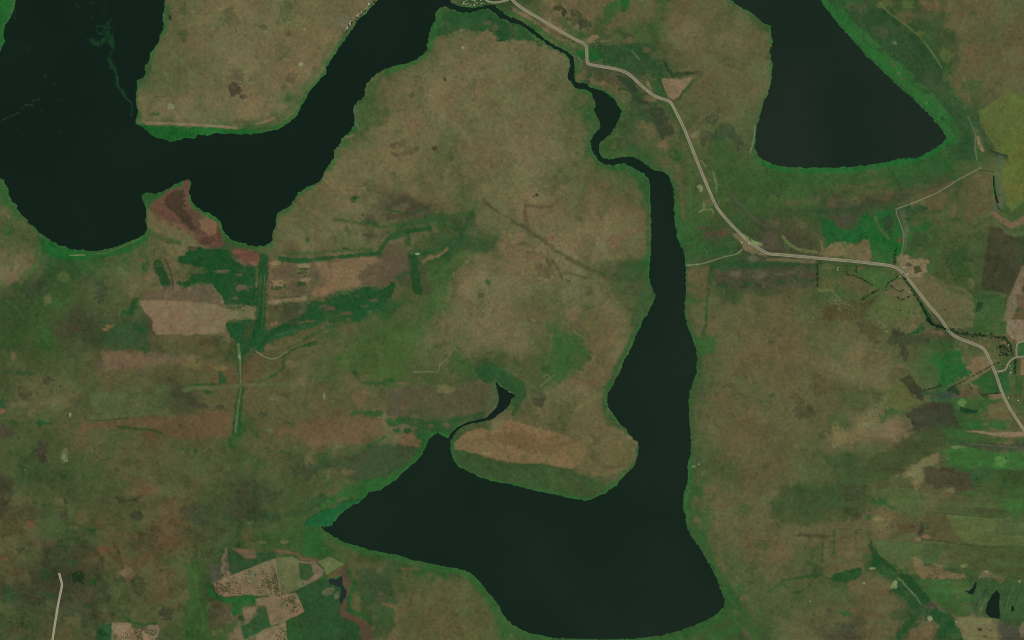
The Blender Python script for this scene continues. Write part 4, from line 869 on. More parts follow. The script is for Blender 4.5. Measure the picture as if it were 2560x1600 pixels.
s 50,56,38 8 .8 .8 .8 t32 2200 390 2100 440 1900 550 1720 640
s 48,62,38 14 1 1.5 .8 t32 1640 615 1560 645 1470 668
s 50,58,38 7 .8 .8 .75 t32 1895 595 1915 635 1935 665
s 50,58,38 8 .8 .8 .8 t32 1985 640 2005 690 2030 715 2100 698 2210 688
s 46,84,44 20 2 2 .7 t10 1110 60 1050 125 980 185 930 250 885 320
s 60,84,46 7 .8 .8 .5 t31 480 1000 730 1005
s 50,58,40 6 .8 .8 .5 t31 600 1050 750 1052
s 56,52,40 6 .8 .8 .6 t33 1270 580 1460 600
# grassland detail
s 84,76,52 6 .8 1 .5 t12 700 330 900 290
s 96,100,64 7 1 1.5 .6 t11 1700 1512 1740 1200 1780 1080
s 100,98,66 7 1 1.5 .6 t12 1530 230 1560 100 1620 0
s 72,86,52 26 3 3 .6 t02 600 560 720 600 780 640
s 66,72,46 18 2 3 .7 t02 720 560 700 470 730 380
s 104,108,74 6 .8 1 .5 t11 1470 850 1465 780 1500 700
s 66,72,48 24 3 4 .6 t11 1900 1200 1850 1300
s 52,80,46 40 4 5 .6 t11 760 560 1000 600 1160 620
s 70,92,52 12 1.5 2 .5 t20 870 1330 960 1300 1060 1290
s 96,92,62 8 1 2 .5 t20 440 600 450 700 500 780
s 46,84,42 14 2 2 .7 t20 40 190 110 230 240 340 370 430 480 490
s 110,92,68 20 2 2 .6 t20 470 470 520 520
# tile 33
p 62,77,45 16 6 .85 t33 70 150 180 70 340 60 500 90 900 100 930 200 910 340 600 400 400 420 180 410 30 350 20 220 @scrubland|broad dark olive green patch in the south east grassland
b 66,66,44 .5 t33 800 120 120 60 820 330 110 70
b 92,92,58 .7 t33 625 360 36 30 1040 60 60 40
s 68,60,42 46 5 4 .7 t33 300 525 580 530
s 52,56,38 8 1.5 2 .7 t33 650 460 900 470
s 44,78,42 16 3 3 .8 t33 430 650 410 780
s 44,78,42 14 3 3 .7 t33 520 560 510 780
s 44,80,42 18 3 3 .8 t33 625 480 625 690
s 44,78,42 18 3 3 .8 t33 825 480 835 600
b 114,94,66 .5 t33 760 660 90 90 100 720 80 100 550 660 20 80
p 38,78,40 2.5 3 .95 t33 590 900 700 860 880 830 920 830 850 930 740 985 600 960 @thicket|dark green thicket shaped like a leaf in the south east grassland|wood|thicket
s 54,78,46 70 6 6 .75 t33 400 780 500 860 380 910
s 48,76,42 30 4 5 .8 t33 130 950 250 930 450 900 590 930
s 52,80,46 40 5 6 .7 t33 0 1050 120 980 300 1060
b 46,70,42 .7 t33 280 1060 60 30
s 58,84,46 60 7 8 .6 t33 500 960 720 1000 740 1120
p 40,72,38 2.5 3.5 .95 t33 980 560 1030 680 1140 790 1260 870 1360 930 1440 1040 1540 1140 1600 1220 1480 1180 1400 1120 1300 990 1230 880 1100 810 1000 740 940 620 @thicket|dark green riverside thicket slanting through the south east|wood|thicket
p 36,76,40 3 4 .95 t33 1560 1230 1720 1270 1790 1400 1860 1530 1560 1530 1590 1400 1540 1320 @thicket|dark green thicket at the bottom edge below the slanting riverside growth|wood|thicket
p 44,76,44 5 5 .9 t33 1240 960 1330 1080 1430 1170 1560 1230 1560 1340 1460 1300 1380 1200 1280 1120 1140 1050
p 40,76,40 3 4 .9 t33 1215 1490 1280 1360 1380 1300 1390 1340 1290 1450 1230 1510
b 60,92,46 .9 t33 930 730 50 24 740 1260 60 40
p 104,88,60 4 4 .9 t33 1350 1420 1550 1330 1600 1380 1540 1530 1280 1530
b 82,74,62 .8 t33 1560 1180 60 30
s 120,130,86 10 1.5 1.5 .8 t33 1225 930 1260 945 1300 1000 1400 1100 1440 1170
b 146,158,110 .8 t33 1205 975 20 26 1190 1010 30 20 905 975 12 12 990 835 26 8 397 1145 9 9 1530 1310 14 16
b 98,100,62 .4 t33 1150 1000 60 40
p 108,96,64 4 5 .9 t33 970 390 1050 260 1120 290 1220 320 1240 460 1120 560 1000 540
b 134,116,76 .7 t33 1030 370 46 30
b 46,84,42 .8 t33 1060 210 80 30 1180 260 40 20 940 350 36 30
p 84,94,54 5 5 .8 t33 1080 60 1300 60 1480 130 1480 330 1250 330 1120 180
b 126,106,78 .7 t33 1410 40 40 60 1720 100 40 30
p 82,96,56 2.5 3 .95 t33 990 560 1250 585 1470 600 1440 720 1330 720 1300 880 1150 780 1040 700 @pasture|light green plot right of the slanting riverside thicket
b 98,90,58 .6 t33 1280 800 110 70
p 90,76,52 4 4 .85 t33 1200 400 1420 420 1420 520 1230 510
b 58,62,52 .8 t33 1445 430 20 46 1435 510 16 26
b 134,100,78 .85 t33 1410 560 30 22 1500 535 30 18
p 88,80,52 4 4 .85 t33 1490 330 1680 330 1760 400 1800 500 1900 600 1540 560
p 74,90,54 3 4 .8 t33 1460 620 1600 590 1640 700 1560 800 1440 760
p 92,100,58 1.5 1.5 .95 t33 1680 320 2150 362 2140 625 1900 605 1760 500 @pasture|yellow green field with straight edges in the south east corner
s 56,54,40 7 1 1 .85 t33 1450 555 1600 575 1760 595 1930 620
s 60,58,42 6 1 1 .7 t33 1930 625 2419 640
s 56,56,38 6 1 1 .7 t33 1500 300 1680 318 2150 360
p 74,72,48 5 5 .7 t33 1900 280 2200 270 2200 330 1950 310
p 84,94,56 3 3 .8 t33 2150 380 2440 370 2440 500 2200 510
p 90,100,56 3 3 .8 t33 2160 520 2440 520 2440 620 2140 620
p 64,96,48 4 5 .85 t33 2240 190 2440 190 2440 330 2260 340
p 120,102,70 2.5 4 .9 t33 1340 700 1440 720 1480 830 1560 780 1650 800 1640 880 1850 890 1890 940 1600 940 1440 930 1430 880 1360 800 @bare_field|ragged tan plot in the south east farmland below the light green plot
b 134,154,90 .9 t33 1855 808 40 22
p 78,82,50 6 5 .7 t33 1660 640 2440 660 2440 900 2200 900 1950 850 1720 790
p 62,92,48 3 4 .95 t33 1440 945 1900 950 1920 1000 1910 1280 1790 1300 1760 1220 1620 1190 1500 1080 1400 960 @meadow|mid green meadow between thicket and wet ground in the south east
b 90,94,54 .5 t33 1800 1050 80 90 1860 1200 40 60 1500 990 40 20
b 58,110,56 .6 t33 1690 1090 16 50
p 60,86,50 5 6 .85 t33 1920 960 2240 950 2440 990 2440 1360 2200 1330 1950 1290 @wetland|grey green streaky wetland with dark ponds in the south east corner|reed|wetland
s 116,124,90 8 1.5 4 .6 t33 1950 1280 1980 1180 2020 1080
s 112,120,88 8 1.5 4 .6 t33 1990 1290 2030 1180 2060 1120
s 108,118,84 6 1.5 4 .5 t33 2230 1280 2280 1100 2330 1010
s 44,60,48 14 2 4 .7 t33 1960 1250 1990 1140 2060 1040
s 46,62,48 12 2 4 .7 t33 2230 1200 2260 1080 2290 1000
s 46,62,46 12 2 4 .6 t33 2330 1180 2370 1080 2400 1020
p 112,98,70 3 4 .85 t33 2000 870 2060 845 2130 870 2230 940 2200 975 2120 930 2000 920
b 158,118,96 .7 t33 2070 865 24 12
b 170,172,166 .8 t33 2375 960 10 9
p 118,107,72 2 3 .95 t33 1790 1300 2110 1305 2150 1380 2190 1530 1870 1530 1830 1420 @bare_field|tan plot cut by the bottom edge in the south east corner
p 76,72,60 4 4 .9 t33 2160 1350 2440 1380 2440 1530 2200 1530
b 60,54,38 .8 t33 2000 1410 30 10 2050 1480 20 8 2100 1420 30 8
b 122,104,76 .8 t33 2400 1410 30 60"""
for ln in FEAT.split('\n'):
    ln = ln.strip()
    if ln and ln[0] != '#': feature(ln)

m = (sstep((1.6 + .8 * nB - SD) / 1.2) * big * .6)[..., None].astype(np.float32)
COL = COL * (1 - m) + lin((54, 108, 54)).astype(np.float32) * m

# small lobes, scars, clumps and thin paths in the open grassland
rg = random.Random(21)
def lobe(x, y, r, fac, al, wob=.3):
    a, b = win(x - r * 2, x + r * 2, y - r * 2, y + r * 2)
    e = rg.uniform(.55, 1); th = rg.uniform(0, 3.14)
    X = gx[b][None] - x; Y = gy[a][:, None] - y
    U = (X * math.cos(th) + Y * math.sin(th)) / r; V_ = (-X * math.sin(th) + Y * math.cos(th)) / (r * e)
    q = np.sqrt(U * U + V_ * V_) + wob * nC[a, b] * .6 + wob * .5 * nD[a, b]
    m = sstep((1.1 - q) / max(.12, 1.2 / r)) * al
    COL[a, b] *= (1 + m[..., None] * (np.array(fac, np.float32) - 1))
DK, LT, GN, RD = (.70, .74, .74), (1.16, 1.12, 1.10), (.62, .92, .74), (1.10, .92, .92)
for _ in range(2300):
    x, y = rg.uniform(0, 2560), rg.uniform(0, 1600)
    lobe(x, y, rg.uniform(1.6, 4.5), rg.choice([DK, DK, GN, LT]), rg.uniform(.3, .8), .4)
for _ in range(420):
    x, y = rg.uniform(0, 2560), rg.uniform(0, 1600)
    lobe(x, y, rg.uniform(5, 16), rg.choice([DK, LT, LT, GN, RD]), rg.uniform(.2, .5), .45)
for _ in range(130):                      # round burn scars of the south west
    lobe(rg.uniform(0, 720), 1120 + 480 * rg.random() ** .8, rg.uniform(5, 14), rg.choice([DK, DK, LT, GN, RD]), rg.uniform(.3, .75), .25)
for _ in range(230):
    x, y, h = rg.uniform(0, 2500), rg.uniform(0, 1600), rg.uniform(0, 6.28)
    pts = [(x, y)]
    for k in range(rg.randint(4, 12)):
        h += rg.gauss(0, .35); x += 9 * math.cos(h); y += 9 * math.sin(h); pts.append((x, y))
    if not (0 < x < 2560 and 0 < y < 1600): continue
    a, b, d = dist_line(pts, 5)
    m = (sstep((rg.uniform(.7, 1.5) - d + .4 * nD[a, b]) / 1.2 + .5) * (d < 4.9) * rg.uniform(.3, .8))[..., None]
    COL[a, b] *= 1 + m * (np.array(rg.choice([LT, LT, DK, GN]), np.float32) - 1)

# mottling of the vegetation itself: patchy growth, drier and greener clumps, scattered bushes
lum = COL.sum(2, keepdims=True)
nP = noise(30, octs=4, gain=.6); nQ = noise(22, 34, octs=4, gain=.6); nR = noise(48, octs=4, gain=.6); nS = noise(3.6, octs=1)
edge = lambda n, w_: np.tanh(n / w_)
nT = noise(38, 7, octs=3, gain=.7); nU = noise(9, octs=3, gain=.7); nV = noise(80, octs=5, gain=.6)
wE = sstep((GX - 1950) / 220) * sstep((GY - 820) / 200)                     # windblown streaks in the south east
wW = sstep((760 - GX) / 200) * sstep((GY - 1120) / 120)                     # round burn scars in the south west
rest = 1 - .6 * wE
line = lambda n, q: np.exp(-(n / q) ** 2)                                   # drainage lines and animal paths
v = (1 + .01 * nB + .015 * nC + .048 * nD + .038 * nS - .075 * rest * line(nR - .4, .05) * (nE > -.3) + .05 * rest * line(nV + .3, .035) * (nF > 0)
     - .06 * rest * line(nP + .8, .06) * (nA > .2) + rest * (.04 * edge(nP - .5, .1) + .035 * edge(nQ + .6, .1) + .03 * edge(nU - .9, .12) + .03 * edge(nV, .07))
     + wE * .055 * nT - wW * .09 * (edge(nQ + nB - 1.2, .12) + 1) + wW * .04 * edge(nP + .2, .1))
hue = rest * (.02 * nF + .012 * nG + .03 * edge(nR - .2, .12) + .025 * edge(nV - nP, .12)) + .025 * nS - .035 * wE * nT
COL = COL * v[..., None] * np.stack([1 + hue, 1 - .25 * hue, 1 + .1 * hue], -1)
bush = sstep((nD * .6 + nC * .5 + nE * .35 - 1.75) / .7)[..., None] * .38
COL = COL * (1 - bush) + COL * np.array([.45, .72, .55]) * bush
COL = np.clip(COL, .003, .8).astype(np.float32)
COL = COL / K.astype(np.float32)

# ---------------------------------------------------------------- ground relief: banks that dip under the water
Z = np.clip(SD * .35, -2.5, 1.5) + np.clip(SD / 20, 0, 1) * .18 * nB
Z = Z.astype(np.float32)

def principled(name, rough=1.0, spec=0.0):
    m = bpy.data.materials.new(name); m.use_nodes = True
    b = m.node_tree.nodes['Principled BSDF']
    b.inputs['Roughness'].default_value = rough
    b.inputs['Specular IOR Level'].default_value = spec
    return m, m.node_tree, b
def cover_material(name, amt=.16, scales=(.035, .11), bump=0.0):
    """grass, soil and scrub: the land cover colour of each spot broken up by procedural noise"""
    m, t, b = principled(name)
    at = t.nodes.new('ShaderNodeAttribute'); at.attribute_name = 'cover'
    tc = t.nodes.new('ShaderNodeNewGeometry')
    prev = at.outputs['Color']
    for i, s in enumerate(scales):
        n = t.nodes.new('ShaderNodeTexNoise'); n.inputs['Scale'].default_value = s
        n.inputs['Detail'].default_value = 3; n.inputs['Roughness'].default_value = .6
        t.links.new(tc.outputs['Position'], n.inputs['Vector'])
        r = t.nodes.new('ShaderNodeMapRange')
        r.inputs[1].default_value = .25; r.inputs[2].default_value = .75
        r.inputs[3].default_value = 1 - amt[i]; r.inputs[4].default_value = 1 + amt[i]
        t.links.new(n.outputs[0], r.inputs[0])
        v = t.nodes.new('ShaderNodeVectorMath'); v.operation = 'SCALE'
        t.links.new(prev, v.inputs[0]); t.links.new(r.outputs[0], v.inputs['Scale'])
        prev = v.outputs[0]
        if bump and i == 0:
            bp = t.nodes.new('ShaderNodeBump'); bp.inputs['Strength'].default_value = bump; bp.inputs['Distance'].default_value = 6
            t.links.new(n.outputs[0], bp.inputs['Height']); t.links.new(bp.outputs[0], b.inputs['Normal'])
    t.links.new(prev, b.inputs['Base Color'])
    return m
MAT_GROUND = cover_material('dry_grassland', (.05, .17), (.05, .12))
MAT_FIELD = cover_material('field_soil', (.05, .12), (.05, .14))
MAT_VEG = cover_material('marsh_growth', (.1, .2), (.07, .16), .5)

def grid_mesh(name, ci, ri, quads_mask=None, zoff=0.0, zarr=None, mat=None, cover=True, zconst=None):
    """mesh from grid faces; quads_mask is (NY-1, NX-1)"""
    if quads_mask is None: quads_mask = np.ones((NY-1, NX-1), bool)
    r, c = np.nonzero(quads_mask)
    idx = np.stack([r * NX + c, (r+1) * NX + c, (r+1) * NX + c + 1, r * NX + c + 1], 1)
    used, inv = np.unique(idx.ravel(), return_inverse=True)
    rr, cc = used // NX, used % NX
    co = np.empty((len(used), 3), np.float32)
    co[:, 0] = wx(gx[cc]); co[:, 1] = wy(gy[rr])
    co[:, 2] = zconst if zconst is not None else (zarr if zarr is not None else Z)[rr, cc] + zoff
    me = bpy.data.meshes.new(name)
    n = len(r)
    me.vertices.add(len(used)); me.vertices.foreach_set('co', co.ravel())
    me.loops.add(n * 4); me.loops.foreach_set('vertex_index', inv.astype(np.int32).ravel())
    me.polygons.add(n)
    me.polygons.foreach_set('loop_start', np.arange(0, n * 4, 4, dtype=np.int32))
    me.polygons.foreach_set('loop_total', np.full(n, 4, np.int32))
    me.update(calc_edges=True)
    if cover:
        at = me.color_attributes.new('cover', 'FLOAT_COLOR', 'POINT')
        rgba = np.ones((len(used), 4), np.float32); rgba[:, :3] = COL[rr, cc]
        at.data.foreach_set('color', rgba.ravel())
    me.polygons.foreach_set('use_smooth', np.ones(n, bool))
    me.materials.append(mat)
    o = bpy.data.objects.new(name, me); C.objects.link(o)
    return o

tag(grid_mesh('ground', 0, 0, mat=MAT_GROUND), kind='structure')

# water
mw, t, b = principled('still_water', .12, .35)
b.inputs['IOR'].default_value = 1.33
geo = t.nodes.new('ShaderNodeNewGeometry')
n1 = t.nodes.new('ShaderNodeTexNoise'); n1.inputs['Scale'].default_value = .0011; n1.inputs['Detail'].default_value = 2
t.links.new(geo.outputs['Position'], n1.inputs['Vector'])
cr = t.nodes.new('ShaderNodeValToRGB')
cr.color_ramp.elements[0].position = .3; cr.color_ramp.elements[1].position = .7
cr.color_ramp.elements[0].color = (*alb((15, 31, 19)), 1); cr.color_ramp.elements[1].color = (*alb((19, 34, 22)), 1)
t.links.new(n1.outputs[0], cr.inputs[0]); t.links.new(cr.outputs[0], b.inputs['Base Color'])
n2 = t.nodes.new('ShaderNodeTexNoise'); n2.inputs['Scale'].default_value = .05
t.links.new(geo.outputs['Position'], n2.inputs['Vector'])
bp = t.nodes.new('ShaderNodeBump'); bp.inputs['Strength'].default_value = .05
t.links.new(n2.outputs[0], bp.inputs['Height']); t.links.new(bp.outputs[0], b.inputs['Normal'])
mud = mw.copy(); mud.name = 'muddy_water'
for l in list(mud.node_tree.nodes['Principled BSDF'].inputs['Base Color'].links): mud.node_tree.links.remove(l)
mud.node_tree.nodes['Principled BSDF'].inputs['Base Color'].default_value = (*alb((74, 68, 42)), 1)
def tinted(name, c1, c2):
    m = mw.copy(); m.name = name
    for nd in m.node_tree.nodes:
        if nd.type == 'VALTORGB':
            nd.color_ramp.elements[0].color = (*alb(c1), 1); nd.color_ramp.elements[1].color = (*alb(c2), 1)
    return m
silt = tinted('silty_water', (22, 36, 24), (32, 42, 31)); silt2 = tinted('green_water', (18, 34, 21), (25, 38, 26))
blue = mw.copy(); blue.name = 'pond_water'
for l in list(blue.node_tree.nodes['Principled BSDF'].inputs['Base Color'].links): blue.node_tree.links.remove(l)
blue.node_tree.nodes['Principled BSDF'].inputs['Base Color'].default_value = (*alb((37, 42, 40)), 1)
qs = np.minimum(np.minimum(SD[:-1, :-1], SD[1:, :-1]), np.minimum(SD[:-1, 1:], SD[1:, 1:])) < 1.2
qb = BODY[:-1, :-1]
qy = GY[:-1, :-1]
for k, (nm, lb, pts) in enumerate(WATER):
    mk = qs & (qb == k)
    mt = silt if k == 2 else silt2 if k == 1 else mud if 'muddy' in lb else blue if 'bluish' in lb else mw
    if k == 1:
        rv = mk & (qy < 428)
        tag(grid_mesh('river', 0, 0, rv, zconst=0.0, mat=mt, cover=False), 'winding dark river from the village to the long lake', kind='structure')
        mk = mk & ~rv
    tag(grid_mesh(nm, 0, 0, mk, zconst=0.0, mat=mt, cover=False), lb, kind='structure')

# named patches of land cover (fields, marshes, woods), each a sheet of its own lying on the ground
qp = PID[:-1, :-1]
dry = SD[:-1, :-1] > .8
for k, ob in enumerate(PATCH):
    mk = (qp == k) & dry
    if not mk.any(): continue
    nm, lb = ob[0], ob[1]
    cat = ob[2] if len(ob) > 2 else None
    if cat:      # living growth that nobody could count
        h = {'wood': 3.2, 'reed': .9}.get(cat, .7)
        zz = Z + (.25 + h * (.5 + .16 * nD + .14 * nC)).astype(np.float32)
        tag(grid_mesh(nm, 0, 0, mk, zarr=zz, mat=MAT_VEG), lb, ob[3], kind='stuff')
    else:
        tag(grid_mesh(nm, 0, 0, mk, zoff=.15, mat=MAT_FIELD), lb, kind='structure')

# ---------------------------------------------------------------- roads and tracks
def chaikin(p, n=2):
    for _ in range(n):
        q = [p[0]]
        for a, b in zip(p, p[1:]):
            q += [(a[0]*.75+b[0]*.25, a[1]*.75+b[1]*.25), (a[0]*.25+b[0]*.75, a[1]*.25+b[1]*.75)]
        p = q + [p[-1]]
    return p
def earth(name, c, var=.14, scale=.05):
    m, t, b = principled(name)
    g = t.nodes.new('ShaderNodeNewGeometry'); n = t.nodes.new('ShaderNodeTexNoise')
    n.inputs['Scale'].default_value = scale; n.inputs['Detail'].default_value = 4
    t.links.new(g.outputs['Position'], n.inputs['Vector'])
    r = t.nodes.new('ShaderNodeValToRGB'); e = r.color_ramp.elements
    a = alb(c); e[0].position = .3; e[1].position = .7
    e[0].color = (*(a * (1 - var)), 1); e[1].color = (*(a * (1 + var)), 1)
    t.links.new(n.outputs[0], r.inputs[0]); t.links.new(r.outputs[0], b.inputs['Base Color'])
    return m
RM = dict(verge=earth('road_verge', (84, 74, 54), .25, .03), edge=earth('pale_road_edge', (154, 145, 120), .16, .02), top=earth('worn_road_surface', (132, 120, 96), .2, .012),
          dirt=earth('pale_dirt', (124, 120, 92), .2), white=earth('white_gravel', (176, 166, 144), .05), whitet=earth('gravel_crown', (150, 140, 114), .08),
          dust=earth('faint_dirt', (104, 104, 74), .2))
def ribbon(name, label, pts, prof, mats, z0=2.1, wob=0.0):
    """prof: list of offsets (photo px) with heights; mats: one per strip"""
    p = chaikin(pts, 2); V = []; F = []; MI = []
    n = len(prof)
    for i, (x, y) in enumerate(p):
        a = p[max(i-1, 0)]; b = p[min(i+1, len(p)-1)]
        dx, dy = b[0]-a[0], b[1]-a[1]; L = math.hypot(dx, dy) or 1
        nx, ny = -dy/L, dx/L
        k = 1 + wob * math.sin(i * 1.7) * random.random()
        for off, z in prof:
            V.append((wx(x + nx*off*k), wy(y + ny*off*k), z0 + z))
        if i:
            for j in range(n-1):
                s = (i-1)*n + j
                F.append((s, s+n, s+n+1, s+1)); MI.append(j)
    me = bpy.data.meshes.new(name); me.from_pydata(V, [], F)
    for m in mats: me.materials.append(RM[m])
    me.polygons.foreach_set('material_index', np.array([min(j, len(mats)-1) for j in MI], np.int32)); me.update()
    o = bpy.data.objects.new(name, me); C.objects.link(o)
    # faces up
    if me.polygons[0].normal.z < 0: me.flip_normals()
    return tag(o, label, kind='structure')
def mainroad(name, label, pts, s=1.0, z0=3.9):
    prof = [(-4.3*s, -3.2), (-3.6*s, 0), (-2.3*s, .05), (2.3*s, .05), (3.6*s, 0), (4.3*s, -3.2)]
    ribbon(name, label, pts, prof, ['verge', 'edge', 'top', 'edge', 'verge'], z0)
def track(name, label, pts, wd, mat='dirt', z0=1.95):
    ribbon(name, label, pts, [(-wd/2, -.5), (-wd/2*.8, 0), (wd/2*.8, 0), (wd/2, -.5)], [mat], z0, .3)
mainroad('road', 'long pale grey road on a low bank running from the village to the lower right', toks("""t10 2400 -60 2419 0 t20 80 70 200 140 350 230 500 320 600 375
680 410 705 440 708 520 708 590 735 610 850 630 1000 655 1095 690 1160 750 1250 835 1340 905 1420 935 1490 955 1520 1000 1570 1100 1630 1220 1680 1350
1735 1490 t21 1800 140 1860 280 1910 400 1950 470 2050 590 2200 740 2250 785 2340 840 2419 888 t31 60 890 240 905 500 930 800 955 1000 978 1180 1000 1250 1040
1330 1130 1430 1260 1550 1410 1635 1500 t32 1700 100 1780 165 1900 210 2020 255 2060 300 2110 410 2160 530 2210 690 2290 850 2419 1040 2600 1300"""))
mainroad('road', 'short grey road curving through the village at the top edge', toks("t10 2150 -40 2175 5 2215 22 2270 24 2330 14 2400 -10"), .7, 4.0)
mainroad('side_road', 'pale side road that leaves the main road and crosses the right edge', toks("t32 2150 490 2230 478 2252 455 2265 415 2300 370 2355 348 2440 344 2600 342"), .62, 4.0)
mainroad('side_road', 'short pale road going north from the fork at the right edge', toks("t32 2348 345 2346 270 2352 225 2375 208 2440 196 2600 180"), .62, 3.95)
ribbon('gravel_track', 'bright white gravel track in the bottom left grassland', toks("t03 558 880 570 925 588 985 575 1050 548 1180 520 1350 496 1512 480 1620"),
       [(-2.6, -.4), (-2.5, 0), (-1.1, .02), (1.1, .02), (2.5, 0), (2.6, -.4)], ['white', 'white', 'whitet', 'white', 'white'], 2.1)
track('dirt_track', 'pale winding dirt track from the roadside farm west to the long lake', toks("t21 2178 842 2150 875 2110 895 2000 916 1900 950 1780 985 1655 996"), 2.0)
track('dirt_track', 'straight dirt track climbing from the bare strip to the north east meadows', toks("t31 1214 500 1208 470 1222 455 1330 422 1450 372 1600 310 1700 250 1780 195 1900 130 2010 72"), 1.9)
track('dirt_track', 'thin dirt track going north from the farm at the road bend', toks("t31 1265 880 1280 800 1286 700 1255 605 1225 540 1212 500"), 1.8)
track('dirt_track', 'thin pale track skirting the marsh at the right edge', toks("t30 1888 1100 1935 1200 1962 1270 1956 1400 1976 1512 t31 1990 20 2020 70"), 1.3, 'dust')
track('dirt_track', 'short pale track on the west bank of the north east lake', toks("t20 2292 1180 2290 1300 2272 1380 2250 1450"), 1.7)
track('dirt_track', 'narrow pale track through the riverside thicket in the south east', toks("t33 1222 930 1260 945 1300 1000 1400 1100 1436 1160"), 1.3, 'dust')

# ---------------------------------------------------------------- floating weed on the north west lake
def weed_mat(name, c): return earth(name, c, .2, .2)
WM = [weed_mat('water_weed_green', (44, 92, 52)), weed_mat('water_weed_grey', (54, 76, 62))]
def weed(label, strokes, mi=0):
    V = []; F = []
    for wd, dens, s in strokes:
        p = toks('t00 ' + s)
        for (x0, y0), (x1, y1) in zip(p, p[1:]) if len(p) > 1 else [(p[0], p[0])]:
            L = math.hypot(x1-x0, y1-y0)
            for _ in range(int(max(L, 4) * dens)):
                t_ = random.random(); q = random.gauss(0, .42) * wd / 3.78; q2 = random.gauss(0, .42) * wd / 3.78
                cx, cy = x0 + (x1-x0)*t_ + q, y0 + (y1-y0)*t_ + q2
                r = random.uniform(.25, .95); ph = random.uniform(0, 6.28); e = random.uniform(.4, 1)
                n = 7; b0 = len(V)
                for zz in (.35, -.15):
                    for k in range(n):
                        a_ = 2*math.pi*k/n; rr = r * (1 + .3*math.sin(3*a_+ph))
                        u, v_ = rr*math.cos(a_), rr*e*math.sin(a_)
                        V.append((wx(cx + u*math.cos(ph) - v_*math.sin(ph)), wy(cy + u*math.sin(ph) + v_*math.cos(ph)), zz))
                F.append([b0 + k for k in range(n)][::-1])
                for k in range(n): F.append((b0+k, b0+(k+1) % n, b0+n+(k+1) % n, b0+n+k))
    me = bpy.data.meshes.new('floating_weed'); me.from_pydata(V, [], F); me.materials.append(WM[mi]); me.update()
    o = bpy.data.objects.new('floating_weed', me); C.objects.link(o)
    tag(o, label, 'water weed', kind='stuff')
weed('long green raft of floating weed trailing down the north west lake',
     [(60, 5, '1000 230 1020 300 1020 360'), (36, 5, '1050 330 1060 380 1040 400'), (40, 5, '1000 360 960 400 910 415 870 395 845 380'), (26, 6, '1040 380 1060 420 1075 460'),
      (14, 1.6, '1060 180 1030 210 1000 240 960 250 900 250'), (12, 1.4, '910 270 920 300 950 320 980 320'), (26, 2.5, '1040 480 1050 520'), (30, 4, '1030 550 1045 600 1060 640 1085 630'),
      (16, 3, '1080 640 1100 700 1110 760'), (22, 4, '1110 750 1112 800 1130 840 1160 870 1180 910'), (12, 2.6, '1180 910 1210 945 1245 968'), (9, 1.2, '1245 968 1248 1030 1240 1100')])
weed('faint grey green weed specks scattered over the north west lake',
     [(40, .9, '980 0 985 60 985 130'), (12, 1.4, '830 22 900 28'), (12, 1.2, '710 30 755 80'), (14, .5, '780 100 790 130 880 170'), (10, 1.5, '245 455 285 460'), (26, .8, '330 540 350 570'),
      (9, 2, '470 605 485 608'), (14, 1.8, '410 725 440 705'), (20, 1.2, '505 785 512 800'), (14, .6, '560 840 610 845'), (12, .8, '540 935 590 935'), (10, 2, '562 1245 588 1245'),
      (10, 1, '180 1245 210 1270'), (12, .8, '275 1280 300 1285'), (10, 1, '975 1218 1000 1218'), (12, .9, '690 1095 710 1100'), (8, 1, '390 1045 395 1048'), (8, .8, '143 75 145 180'),
      (8, .6, '500 1100 505 1102'), (8, .6, '1200 1232 1205 1233'), (10, 1, '1235 1080 1245 1110'), (40, .25, '440 820 370 860'), (30, .3, '540 990 545 1020')], 1)
weed('broken grey line of weed drifting at the left edge of the north west lake',
     [(10, 1.8, '10 1140 80 1105 130 1085 185 1065'), (14, 1.8, '200 1020 235 1010 230 985'), (20, 2.6, '250 985 280 995 320 990'), (14, 2.2, '300 960 330 940 370 935')], 1)

# ---------------------------------------------------------------- trees
def leaf_material(name, c):
    return earth(name, c, .3, .35)
TM = [leaf_material('dark_foliage', (50, 72, 40)), leaf_material('green_foliage', (56, 86, 44)), leaf_material('olive_foliage', (70, 80, 46))]
BARK = earth('bark', (92, 78, 60), .2, 1.0)
def crown_mesh(seed, mat, r=1.0):
    R = random.Random(seed); V = []; F = []
    clumps = [(R.gauss(0, .42), R.gauss(0, .42), R.uniform(.75, 1.5), R.uniform(.34, .58)) for _ in range(9)]
    for k in range(260):
        cx, cy, cz, cr = clumps[k % 9]
        th = R.uniform(0, 6.283); u = R.uniform(-.6, 1); s = math.sqrt(1-u*u)
        q = cr * R.uniform(.75, 1.05)
        p = (cx + q*s*math.cos(th), cy + q*s*math.sin(th), cz + q*u*.8)
        e = R.uniform(.09, .17); a_ = R.uniform(0, 6.28); tl = R.uniform(-.6, .6)
        b0 = len(V)
        for m_, n_ in ((-1, -.6), (1, -.5), (1.1, .6), (-.8, .7)):
            dx, dy = e*(m_*math.cos(a_) - n_*math.sin(a_)), e*(m_*math.sin(a_) + n_*math.cos(a_))
            V.append((p[0]+dx, p[1]+dy, p[2] + tl*dx + tl*.5*dy))
        F.append((b0, b0+1, b0+2, b0+3))
    me = bpy.data.meshes.new('crown'); me.from_pydata(V, [], F); me.materials.append(mat); me.update(); return me
